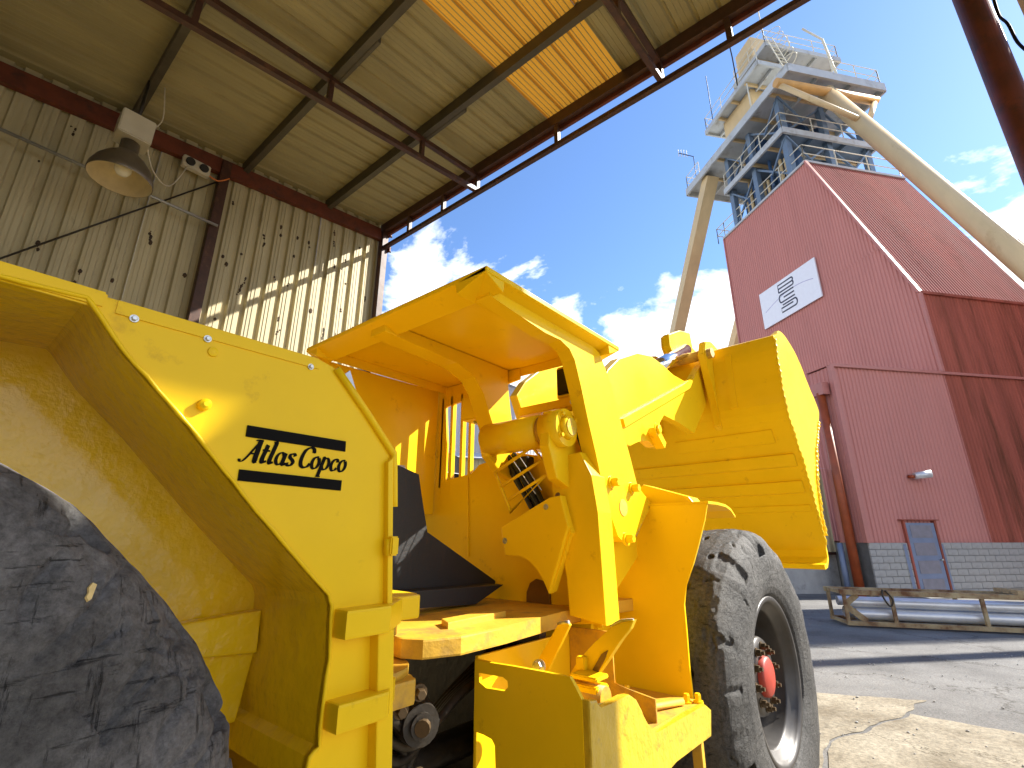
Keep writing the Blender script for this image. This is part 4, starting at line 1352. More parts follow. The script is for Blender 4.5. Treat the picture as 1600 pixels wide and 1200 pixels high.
# ---- operator compartment
plate('black_guard', [(1.151,1.571),(1.25,1.547),(1.305,1.328),(1.746,1.113),(1.594,1.103),(1.157,1.124),(1.115,1.398)], 'Y', 1.5, 1.515, 'black_sheet', ld, 0.003)
plate('black_tray', [(1.095,1.136),(1.653,1.123),(1.485,1.063),(1.204,1.077),(1.142,1.091)], 'Y', 1.40, 1.50, 'black_sheet', ld, 0.004)
plate('silver_sheet', [(1.186,1.591),(1.27,1.595),(1.352,1.452),(1.322,1.319),(1.211,1.328)], 'Y', 1.62, 1.63, 'silver', ld, 0.002)
# canopy: top sheet with a folded edge all round
CU0, CU1, CV0, CV1, CZ = 0.955, 1.81, 0.885, 1.95, 2.1
plate('canopy_sheet', [(CU0, CV0), (CU1, CV0), (CU1, CV1), (CU0, CV1)], 'Z', CZ - 0.012, CZ + 0.006, 'yellow', ld, 0.004)
def fold(p0, p1, inward, wd=0.085):
    p0, p1, w = Vector(p0), Vector(p1), Vector(inward)
    bm = bmesh.new()
    sec = [(0, 0.003), (0, -0.014), (wd, -0.052), (wd + 0.006, -0.012)]
    e0 = [bm.verts.new(p0 + w * a + Vector((0, 0, b))) for a, b in sec]
    e1 = [bm.verts.new(p1 + w * a + Vector((0, 0, b))) for a, b in sec]
    for i in range(4):
        j = (i + 1) % 4
        bm.faces.new((e0[i], e0[j], e1[j], e1[i]))
    bm.faces.new(e0)
    bm.faces.new(e1[::-1])
    bmesh.ops.bevel(bm, geom=bm.edges[:], offset=0.002, segments=1, affect='EDGES')
    own(finish('canopy_edge', bm, 'yellow'), ld)
e = 0.002
fold((CU0 - e, CV0 - e, CZ), (CU1 + e, CV0 - e, CZ), (0, 1, 0), 0.13)
fold((CU0 - e, CV0 + e, CZ - 0.001), (CU0 - e, CV1 + e, CZ - 0.001), (1, 0, 0))
fold((CU1 + e, CV0 + e, CZ - 0.001), (CU1 + e, CV1 + e, CZ - 0.001), (-1, 0, 0))
fold((CU0 + e, CV1 + e, CZ), (CU1 - e, CV1 + e, CZ), (0, -1, 0))
# far side wall and front wall of the cab with a barred opening
plate('cab_side_wall', [(0.99, 2.06), (1.70, 2.07), (1.70, 1.42), (1.10, 1.42), (0.99, 1.58)], 'Y', 1.915, 1.93, 'yellow', ld, 0.003)
HU = 1.71
plate('window_header', [(1.93, 2.085), (1.36, 2.085), (1.36, 2.03), (1.78, 1.985), (1.93, 1.97)], 'X', HU, HU + 0.015, 'yellow', ld, 0.003)
plate('window_jamb', [(1.93, 1.975), (1.865, 1.98), (1.845, 1.78), (1.845, 1.55), (1.93, 1.55)], 'X', HU, HU + 0.015, 'yellow', ld, 0.003)
for p in [(1.886,1.793),(1.818,1.785),(1.742,1.776),(1.683,1.769)]:
    box('window_bar', (HU, p[0] - 0.009, 1.50), (HU + 0.03, p[0] + 0.009, 2.03), 'yellow', ld, 0.003)
plate('cab_front_plate', [(2.03,1.569),(1.659,1.604),(1.613,1.646),(1.498,1.663),(1.405,1.686),(1.157,1.632),(0.97,1.404),(0.955,1.011),(1.475,0.96),(2.005,1.111)], 'X', HU + 0.001, HU + 0.016, 'yellow', ld, 0.003)
plate('seam_strip', [(1.692,1.593),(1.679,1.592),(1.661,1.225),(1.673,1.224)], 'X', 1.704, 1.712, 'yellow', ld, 0.001)
# bulkhead plate standing proud of it, with arch cut-out in its foot
plate('bulkhead_plate', [(1.102,1.613),(0.975,1.625),(0.929,1.533),(0.91,1.398),(0.901,1.024),(1.047,1.043),(1.053,1.171),(1.097,1.39),(1.111,1.502)], 'X', 1.60, 1.70, 'yellow', ld, 0.004)
plate('arch_recess', [(1.322,1.005),(1.318,1.097),(1.3,1.132),(1.271,1.148),(1.232,1.142),(1.205,1.111),(1.198,1.017)], 'X', 1.698, 1.709, 'brown', ld, 0.002)
hx = plate('hex_cover', [(1.342,1.349),(1.097,1.457),(1.046,1.462),(1.016,1.35),(1.109,1.114),(1.148,1.191),(1.193,1.23),(1.243,1.248),(1.318,1.241)], 'X', 1.56, 1.60, 'yellow', ld, 0.005)
plate('cover_flange', [(1.056,1.463),(1.01,1.327),(1.022,1.314),(1.105,1.119),(1.117,1.116),(1.032,1.35)], 'X', 1.575, 1.61, 'yellow', ld, 0.003)
for p in [(1.56,1.113,1.422),(1.56,1.318,1.297)]:
    own(bolt('cover_screw', p, (-1, 0, 0), 0.008, 0.006, 'zinc', None), hx)
for p in [(1.6,1.082,1.466),(1.6,1.06,1.422)]:
    bolt('plug_bolt', p, (-1, -0.2, 0), 0.008, 0.008, 'brown', ld)
# rung guard over the hoses
g = [(1.55,1.365,1.573),(1.55,1.166,1.66),(1.55,1.081,1.555),(1.55,1.28,1.408)]
tube('hose_guard', catmull([g[0], g[1]], 2) + [Vector(g[2])] + [Vector(g[3]), Vector(g[0])], 0.0075, 'yellow', ld, 8)
for q in ([(1.548,1.327,1.512),(1.548,1.124,1.599)], [(1.548,1.288,1.456),(1.548,1.079,1.552)]):
    tube('guard_rung', q, 0.0065, 'yellow', ld, 8)
for q in ([(1.56,1.281,1.621),(1.56,1.161,1.473)], [(1.56,1.247,1.636),(1.56,1.132,1.486)]):
    tube('guard_wire', q, 0.002, 'silver', ld, 6)
for k in range(6):
    dx = k * 0.012
    q = [(1.66,1.401,1.661),(1.66,1.342,1.591),(1.66,1.31,1.541),(1.66,1.272,1.485),(1.66,1.233,1.423)]
    tube('hydraulic_hose', catmull([Vector(p) + Vector((0.012 * (k % 2), (k - 3) * 0.017, 0.006 * math.sin(k * 2 + i))) for i, p in enumerate(q)]), 0.011, 'black_sheet', ld, 8)
box('hose_block', tuple([(1.62,1.247,1.597)][0]), tuple(a + b for a, b in zip([(1.62,1.309,1.641)][0], (0.05, 0, 0))), 'black_sheet', ld, 0.004)

# ---- rollover hoops: rib under the canopy curving down into a post
def hoop(v0, v1, left, right, name='rollover_post', m='yellow'):
    plate(name, left + right[::-1], 'Y', v0, v1, m, ld, 0.004)
near_l = [(1.02, 2.075), (1.02, 2.045)] + [(1.322,2.018),(1.422,2.022),(1.483,2.005),(1.517,1.97),(1.556,1.87),(1.597,1.744),(1.643,1.621),(1.688,1.488),(1.736,1.39),(1.783,1.314),(1.828,1.293)]
near_r = [(1.66, 2.075)] + [(1.721,2.058),(1.812,1.931),(1.882,1.763),(1.945,1.626),(1.984,1.531),(2.035,1.497),(2.126,1.452),(1.901,1.295)]
plate('rollover_post', near_l + near_r[::-1], 'Y', 0.93, 0.99, 'yellow', ld, 0)
pl2 = [(0.98, 2.085), (0.98, 2.045), (1.36, 2.030), (1.47, 1.995), (1.53, 1.93), (1.57, 1.84), (1.62, 1.74), (1.68, 1.66)]
pr2 = [(1.70, 2.085), (1.70, 2.0), (1.715, 1.90), (1.735, 1.80), (1.75, 1.66)]
plate('rollover_post', pl2 + pr2[::-1], 'Y', 1.42, 1.51, 'yellow', ld, 0.004)
# bolts and lifting eye in the near post
for p in [(1.753,0.93,1.518),(1.931,0.93,1.508),(1.847,0.93,1.305)]:
    bolt('post_bolt', p, (0, -1, 0), 0.018, 0.035, 'yellow', ld)
pe = [(1.841,0.929,1.425)][0]
tube('post_hole', [(pe[0], pe[1] + 0.004, pe[2]), (pe[0], pe[1] - 0.0015, pe[2])], 0.034, 'yellow_dusty', ld, 20, False)
# frame plate the post is bolted to
plate('frame_side_plate', [(1.773,1.665),(1.892,1.517),(2.257,1.467),(2.507,1.467),(1.796,1.067),(1.747,0.989),(1.725,1.182),(1.725,1.454)], 'Y', 1.0, 1.03, 'yellow', ld, 0)
box('frame_block', (2.10, 1.12, 0.9), (2.45, 1.9, 1.46), 'yellow', ld, 0.02)
plate('frame_top', [(2.10, 1.10), (2.50, 1.10), (2.50, 1.9), (2.10, 1.9)], 'Z', 1.465, 1.49, 'yellow_dusty', ld, 0.004)
# boom pivot tube, axis across the machine
PU, PZ = 1.545, 1.715
tube('pivot_tube', [(PU, 1.11, PZ), (PU, 1.40, PZ)], 0.068, 'yellow', ld, 32)
tube('pivot_tube', [(PU, 0.995, PZ), (PU, 1.085, PZ)], 0.074, 'yellow', ld, 32)
tube('pivot_groove', [(PU, 1.07, PZ), (PU, 1.125, PZ)], 0.060, 'yellow_dusty', ld, 28)
tube('pivot_cap', [(PU, 0.975, PZ), (PU, 0.998, PZ)], [0.040, 0.050], 'yellow', ld, 28)
tube('pivot_ring', [(PU, 0.970, PZ), (PU, 0.985, PZ)], 0.034, 'yellow_worn', ld, 24)
plate('pivot_ear', [(1.48, 1.72), (1.50, 1.78), (1.56, 1.80), (1.62, 1.77), (1.70, 1.66), (1.72, 1.45), (1.52, 1.52), (1.47, 1.64)], 'Y', 1.03, 1.075, 'yellow', ld, 0.006)
plate('pivot_ear', [(1.50, 1.70), (1.53, 1.75), (1.60, 1.76), (1.66, 1.70), (1.70, 1.55), (1.60, 1.58), (1.52, 1.64)], 'Y', 1.38, 1.42, 'yellow', ld, 0.006)
for a in (0.6, 2.2, 3.8):
    bolt('pivot_bolt', (PU + 0.06 * math.cos(a), 0.993, PZ + 0.06 * math.sin(a)), (0, -1, 0), 0.009, 0.012, 'yellow', ld)
# work lamps on the posts
def work_lamp(c, s, lens_axis):
    h = box('lamp_housing', (c[0] - s, c[1] - s * 0.8, c[2] - s), (c[0] + s, c[1] + s * 0.8, c[2] + s), 'yellow', ld, 0.006)
    if lens_axis == 'Y':
        lathe_o = box('lens', (c[0] - s * 0.78, c[1] - s * 0.8 - 0.006, c[2] - s * 0.75), (c[0] + s * 0.78, c[1] - s * 0.8 + 0.002, c[2] + s * 0.75), 'lens', None, 0.02)
    else:
        lathe_o = box('lens', (c[0] - s - 0.012, c[1] - s * 0.66, c[2] - s * 0.8), (c[0] - s + 0.002, c[1] + s * 0.66, c[2] + s * 0.8), 'lens', None, 0.016)
    own(lathe_o, h)
    own(bolt('lamp_bolt', (c[0], c[1], c[2] - s - 0.001), (0, 0, -1), 0.012, 0.008, 'zinc', None), h)
work_lamp((1.62, 1.55, 1.89), 0.058, 'Y')
work_lamp((1.80, 1.10, 1.97), 0.075, 'X')
box('lamp_bracket', (1.70, 0.995, 1.845), (1.78, 1.36, 1.885), 'yellow', ld, 0.004)
bolt('bracket_bolt', (1.70, 1.06, 1.865), (-1, 0, 0), 0.010, 0.008, 'zinc', ld)
box('lamp_shadow_box', (1.84, 1.0, 1.60), (1.95, 1.28, 1.84), 'black_sheet', ld, 0.01)  # black box standing in for the shadow by the work lamp

# ---- mudguard behind the front wheel
MG = [(0.922,1.444),(0.795,1.442),(0.674,1.442),(0.692,1.379),(0.727,1.285),(0.759,1.205),(0.8,1.126),(0.813,1.051),(0.814,0.946),(0.817,0.833),(0.814,0.72),(1.036,0.681),(1.173,0.686),(1.143,1.025),(1.032,1.255)]
plate('mudguard', MG, 'X', 2.085, 2.096, 'yellow', ld, 0.003)
bm = bmesh.new()
secs = [(2.09, 0.0), (2.20, 0.002), (2.32, -0.002), (2.40, -0.016), (2.46, -0.045)]
top_z = MG[2][1]
ra = [[bm.verts.new((u_, MG[2][0] - 0.003 + 0.02 * max(0, u_ - 2.3), top_z + d_ + t_)), bm.verts.new((u_, 1.0, top_z + d_ + t_))] for t_ in (0.0, 0.011) for u_, d_ in secs]
ns = len(secs)
for k in range(ns - 1):
    bm.faces.new((ra[k][0], ra[k + 1][0], ra[k + 1][1], ra[k][1]))
    bm.faces.new((ra[ns + k][1], ra[ns + k + 1][1], ra[ns + k + 1][0], ra[ns + k][0]))
    bm.faces.new((ra[k][0], ra[ns + k][0], ra[ns + k + 1][0], ra[k + 1][0]))
bm.faces.new((ra[0][0], ra[0][1], ra[ns][1], ra[ns][0]))
bm.faces.new((ra[ns - 1][1], ra[ns - 1][0], ra[2 * ns - 1][0], ra[2 * ns - 1][1]))
own(finish('mudguard_top', bm, 'yellow'), ld)
plate('frame_gusset', [(0.933,1.446),(0.805,1.441),(0.738,1.449),(0.757,1.476),(0.958,1.54),(0.988,1.516)], 'X', 2.11, 2.22, 'yellow', ld, 0.004)

# ---- step box
ST = [(1.131,0.959),(1.064,0.958),(0.986,0.961),(0.874,0.963),(0.791,0.963),(0.775,0.943),(0.757,0.917),(0.757,0.734),(1.042,0.66),(1.048,0.755),(1.06,0.768),(1.09,0.772),(1.13,0.773)]
SLOT = [(1.114,0.925),(1.019,0.928),(1.002,0.921),(1,0.906),(1.014,0.894),(1.083,0.89),(1.111,0.901)]
def slotted(name, outer, hole, u0, u1, m):
    bm = bmesh.new()
    fr = []
    for u in (u0, u1):
        vo = [bm.verts.new((u, a, b)) for a, b in outer]
        vh = [bm.verts.new((u, a, b)) for a, b in hole]
        eo = [bm.edges.new((vo[i], vo[(i + 1) % len(vo)])) for i in range(len(vo))]
        eh = [bm.edges.new((vh[i], vh[(i + 1) % len(vh)])) for i in range(len(vh))]
        bmesh.ops.triangle_fill(bm, use_beauty=True, edges=eo + eh)
        fr.append((vo, vh))
    for a, b in ((fr[0][0], fr[1][0]), (fr[0][1], fr[1][1])):
        for i in range(len(a)):
            j = (i + 1) % len(a)
            bm.faces.new((a[i], a[j], b[j], b[i]))
    return own(finish(name, bm, m), ld)
slotted('step_rear_plate', ST, SLOT, 1.20, 1.212, 'yellow')
plate('step_inner_plate', [(1.212, 0.965), (1.72, 0.965), (1.72, 0.45), (1.212, 0.45)], 'Y', 1.13, 1.142, 'yellow', ld, 0.003)
plate('step_bulkhead', [(0.95, 0.985), (1.13, 0.985), (1.13, 0.45), (0.80, 0.45), (0.80, 0.80), (0.95, 0.82)], 'X', 1.72, 1.73, 'yellow_dusty', ld, 0.003)
SS = [(1.202,0.919),(1.239,0.913),(1.253,0.886),(1.314,0.889),(1.394,0.889),(1.42,0.887),(1.457,0.868),(1.489,0.833),(1.514,0.788),(1.577,0.75),(1.849,0.743),(1.996,0.735),(2.048,0.707),(2.021,0.631),(1.82,0.643),(1.698,0.648),(1.56,0.643),(1.479,0.572),(1.202,0.645)]
plate('step_side_plate', SS, 'Y', 0.735, 0.76, 'yellow_worn', ld, 0.006)
SP = SS[9]
box('step_tread', (SS[9][0] - 0.12, 0.76, SS[10][1] - 0.03), (SS[12][0], 1.13, SS[10][1] - 0.012), 'yellow_dusty', ld, 0.003)
box('step_leg', (SS[12][0] - 0.06, 0.765, 0.42), (SS[12][0] - 0.03, 0.80, SS[10][1] - 0.03), 'yellow_dusty', ld, 0.003)
box('step_leg', (SS[15][0] - 0.02, 0.765, 0.42), (SS[15][0] + 0.01, 0.80, SS[10][1] - 0.05), 'yellow_dusty', ld, 0.003)
TZ = SS[10][1] - 0.012
for (u, v) in ((SS[12][0] - 0.06, 0.80), (SS[12][0] - 0.03, 0.77), (SS[12][0] - 0.10, 1.02)):
    bolt('tread_bolt', (u, v, TZ), (0, 0, 1), 0.012, 0.03, 'yellow', ld)
tube('tread_rod', [(SS[9][0] - 0.06, 0.98, TZ + 0.02), (SS[12][0] - 0.10, 0.80, TZ + 0.012)], 0.011, 'yellow_dusty', ld, 8)
# pedal levers and their pivot
plate('pedal_lever', [(1.119,0.875),(1.058,0.877),(0.957,1.037),(0.966,1.046),(1.002,1.037)], 'X', 1.46, 1.475, 'yellow', ld, 0.002)
tube('pedal_edge', [(1.465,1.005,1.036),(1.465,0.962,1.046)], 0.006, 'zinc', ld, 8)
pl = plate('pedal_lever', [(0.951,0.89),(0.899,0.954),(0.84,1.008),(0.783,1.056),(0.75,1.071),(0.708,1.081),(0.723,1.054),(0.758,1.018),(0.799,0.967),(0.834,0.925),(0.881,0.868),(0.925,0.857)], 'X', 1.42, 1.445, 'yellow', ld, 0.004)
own(plate('lever_pocket', [(0.852,0.933),(0.819,0.979),(0.797,0.992),(0.809,0.966),(0.835,0.926)], 'X', 1.416, 1.422, 'brown', None, 0.001), pl)
tube('pedal_edge', catmull([(1.43,0.788,1.054),(1.43,0.755,1.072),(1.43,0.713,1.079)]), 0.005, 'zinc', ld, 8)
bx_ = [(1.36,0.872,0.877),(1.36,0.733,0.939)]
box('pedal_pivot', (1.35, 0.80, 0.885), (1.42, 0.90, 0.905), 'yellow', ld, 0.004)
tube('pedal_shaft', [(1.38, 0.79, 0.875), (1.38, 1.0, 0.875)], 0.032, 'yellow_dusty', ld, 16)
box('pedal_clamp', (1.35, 0.80, 0.918), (1.42, 0.89, 0.930), 'yellow', ld, 0.003)
box('pedal_stop', (1.40, 0.87, 0.930), (1.425, 0.90, 0.965), 'yellow', ld, 0.003)
bolt('linkage_nut', (1.30, 0.965, 0.945), (-1, -0.3, 0.3), 0.014, 0.02, 'zinc', ld)

# ---- boom
BM = [(2.314,2.131),(2.402,2.242),(2.552,2.354),(2.819,2.472),(3.048,2.518),(3.244,2.506),(3.439,2.473),(3.676,2.481),(3.901,2.565),(4.07,2.708),(4.326,2.871),(4.38,2.638),(4.069,2.336),(3.761,2.083),(3.466,2.112),(3.177,2.124),(3.084,2.049),(3.108,1.878),(2.963,1.867),(2.873,1.899),(2.739,1.867),(2.62,1.823),(2.501,1.832),(2.404,1.963)]
plate('boom_plate', BM, 'Y', 1.25, 1.31, 'yellow', ld, 0.006)
plate('boom_plate', [(x - 0.10, z + 0.01) for x, z in BM], 'Y', 1.78, 1.84, 'yellow', ld, 0.006)
fl = [(2.503,1.235,1.938),(3.778,1.235,2.493)]
beam('boom_flange', fl[0], fl[1], 0.03, 0.05, 'yellow', ld)
st_ = [(2.895,1.22,1.96),(3.005,1.22,1.873)]
beam('boom_stop', st_[0], st_[1], 0.06, 0.05, 'yellow', ld)
bolt('stop_bolt', Vector(st_[0]) + Vector((0, -0.03, 0)), (0, -1, 0), 0.03, 0.02, 'yellow', ld)
box('boom_cross_member', (2.75, 1.31, 1.98), (3.05, 1.78, 2.14), 'yellow', ld, 0.02)
# tilt cylinder and its clevis on the bucket
tc0, tc1 = [(3.304,1.36,2.507),(4.111,1.36,2.915)]
tube('tilt_rod', [tc0, tc1], 0.055, 'chrome', ld, 24)
tube('tilt_barrel', [Vector(tc0) + (Vector(tc0) - Vector(tc1)) * 1.6, tc0], 0.075, 'yellow', ld, 24)
plate('clevis', [(3.796,2.97),(4.079,3.103),(4.356,3.172),(4.374,3.013),(4.6,3.009),(4.444,2.807),(4.119,2.811),(3.886,2.774),(3.797,2.864)], 'Y', 1.38, 1.44, 'yellow', ld, 0.008)
plate('clevis', [(4.067,3.076),(4.372,3.225),(4.632,3.293),(4.651,3.124),(4.885,3.103),(4.725,2.905),(4.381,2.91),(4.135,2.87),(4.056,2.972)], 'Y', 1.50, 1.56, 'yellow', ld, 0.008)
tube('clevis_pin', [[(4.162,1.36,2.874)][0], Vector([(4.162,1.36,2.874)][0]) + Vector((0, 0.24, 0))], 0.05, 'yellow_dusty', ld, 16)

# ---- bucket, swept across the machine; the front unit is steered a few degrees to the right
WD = Vector((0.07, 1.0, 0)).normalized()
def BK(u, w, z):
    return Vector((u, 0.75 - 0.07 * (u - 2.8), z)) + WD * w
back = [(4.161,2.881),(4.127,2.753),(4.12,2.588),(4.114,2.428),(4.129,2.25),(4.243,2.041),(4.37,1.822),(4.492,1.513),(4.562,1.318),(4.601,1.214)]
back = [(4.24, 2.915)] + [(p.x, p.y) for p in catmull([(u, z, 0) for u, z in back], 3)]
under = [(4.60, 1.165), (4.54, 1.125), (4.46, 1.115)]
prof_b = back + under
BWID = 1.78
inner_b = []
for i, p in enumerate(prof_b):
    q0, q1 = prof_b[max(i - 1, 0)], prof_b[min(i + 1, len(prof_b) - 1)]
    d = Vector((q1[0] - q0[0], q1[1] - q0[1], 0)).normalized()
    inner_b.append((p[0] - d.y * 0.035 if d.y < 0 else p[0] + 0.03, p[1] + d.x * 0.035))
bm = bmesh.new()
ws = [0.004, 0.02] + [BWID * k / 10 for k in range(1, 10)] + [BWID - 0.02, BWID - 0.004]
out = [[bm.verts.new(BK(u, w, z)) for (u, z) in prof_b] for w in ws]
inn = [[bm.verts.new(BK(u, w, z)) for (u, z) in inner_b] for w in ws]
for L, flip in ((out, False), (inn, True)):
    for a, b in zip(L, L[1:]):
        for k in range(len(prof_b) - 1):
            f = (a[k], a[k + 1], b[k + 1], b[k])
            bm.faces.new(f[::-1] if flip else f)
for k in (0, len(prof_b) - 1):
    for i in range(len(ws) - 1):
        bm.faces.new((out[i][k], out[i + 1][k], inn[i + 1][k], inn[i][k]))
for i in (0, len(ws) - 1):
    for k in range(len(prof_b) - 1):
        bm.faces.new((out[i][k], out[i][k + 1], inn[i][k + 1], inn[i][k]))
bk = finish('bucket', bm, 'yellow')
own(bk, ld)
front = [(4.456,3.004),(4.873,2.876),(5.065,2.674),(5.321,2.476),(5.209,2.332),(4.926,2.055),(4.724,1.762),(4.65,1.479),(4.659,1.309)]
frontc = [(p.x, p.y) for p in catmull([(4.30, 2.945, 0)] + [(u, z, 0) for u, z in front], 4)]
side = [(u + 0.004, z) for u, z in back] + frontc[::-1]
def bucket_side(w0, w1):
    bm = bmesh.new()
    a = [bm.verts.new(BK(u, w0, z)) for u, z in side]
    b = [bm.verts.new(BK(u, w1, z)) for u, z in side]
    bm.faces.new(a)
    bm.faces.new(b[::-1])
    for i in range(len(side)):
        j = (i + 1) % len(side)
        bm.faces.new((a[j], a[i], b[i], b[j]))
    bmesh.ops.bevel(bm, geom=[e for e in bm.edges if len(e.link_faces) == 2 and any(len(f.verts) > 6 for f in e.link_faces)], offset=0.010, segments=3, affect='EDGES')
    o = finish('bucket_side', bm, 'yellow')
    own(o, bk)
    return o
bucket_side(0.0, 0.05)
bucket_side(BWID - 0.05, BWID)
# beaded welds along the side's edges
def weld(path, name='weld_bead', r=0.012):
    bm = bmesh.new()
    pts = []
    for p, q in zip(path, path[1:]):
        n = max(2, int((q - p).length / 0.013))
        pts += [p.lerp(q, k / n) for k in range(n)]
    bm_tube(bm, pts, [r * (1.0 + 0.40 * math.sin(i * 1.6) + 0.25 * math.sin(i * 0.37)) for i in range(len(pts))], 7)
    own(finish(name, bm, 'yellow', smooth=True), bk)
weld([BK(u + 0.014, 0.0, z) for u, z in back[2:28]])
weld([BK(u - 0.012, -0.002, z) for u, z in front[4:9]])
weld([BK(u - 0.03, -0.002, z) for u, z in front[5:9]])
# wear bars across the back
def surf(z):
    for p, q in zip(back, back[1:]):
        if q[1] <= z <= p[1]:
            t = (p[1] - z) / (p[1] - q[1])
            return p[0] + (q[0] - p[0]) * t
    return back[-1][0]
def wear(z0, z1, w0, w1, th=0.022, name='wear_bar'):
    bm = bmesh.new()
    vs8 = []
    for w in (w0, w1):
        for (z, dd) in ((z0, -0.004), (z1, -0.004), (z1 - 0.008, th), (z0 + 0.008, th)):
            vs8.append(bm.verts.new(BK(surf(z) - dd, w, z)))
    for f in ((0, 1, 2, 3), (7, 6, 5, 4), (0, 4, 5, 1), (1, 5, 6, 2), (2, 6, 7, 3), (3, 7, 4, 0)):
        bm.faces.new([vs8[i] for i in f])
    bmesh.ops.bevel(bm, geom=bm.edges[:], offset=0.004, segments=2, affect='EDGES')
    own(finish(name, bm, 'yellow'), bk)
wear(2.02, 2.13, 0.14, 0.95, 0.012)
wear(1.84, 1.94, 0.04, 1.72)
wear(1.64, 1.74, 0.04, 1.72)
wear(1.50, 1.56, 0.03, 1.72, 0.010)
wear(2.32, 2.80, 0.34, 0.40, 0.014, 'back_rib')
# hinge ears on the bucket back
for w in (0.50, 1.02):
    bm = bmesh.new()
    pr = [(4.30, 2.94), (4.16, 2.97), (4.02, 2.93), (3.96, 2.80), (4.02, 2.62), (4.10, 2.40), (4.12, 2.20), (4.20, 2.15)]
    a = [bm.verts.new(BK(u, w, z)) for u, z in pr]
    b = [bm.verts.new(BK(u, w + 0.06, z)) for u, z in pr]
    bm.faces.new(a)
    bm.faces.new(b[::-1])
    for i in range(len(pr)):
        j = (i + 1) % len(pr)
        bm.faces.new((a[j], a[i], b[i], b[j]))
    bmesh.ops.bevel(bm, geom=bm.edges[:], offset=0.008, segments=2, affect='EDGES')
    own(finish('hinge_ear', bm, 'yellow'), bk)
tube('bucket_pin', [BK(4.04, 0.46, 2.82), BK(4.04, 1.14, 2.82)], 0.045, 'yellow_dusty', ld, 18)

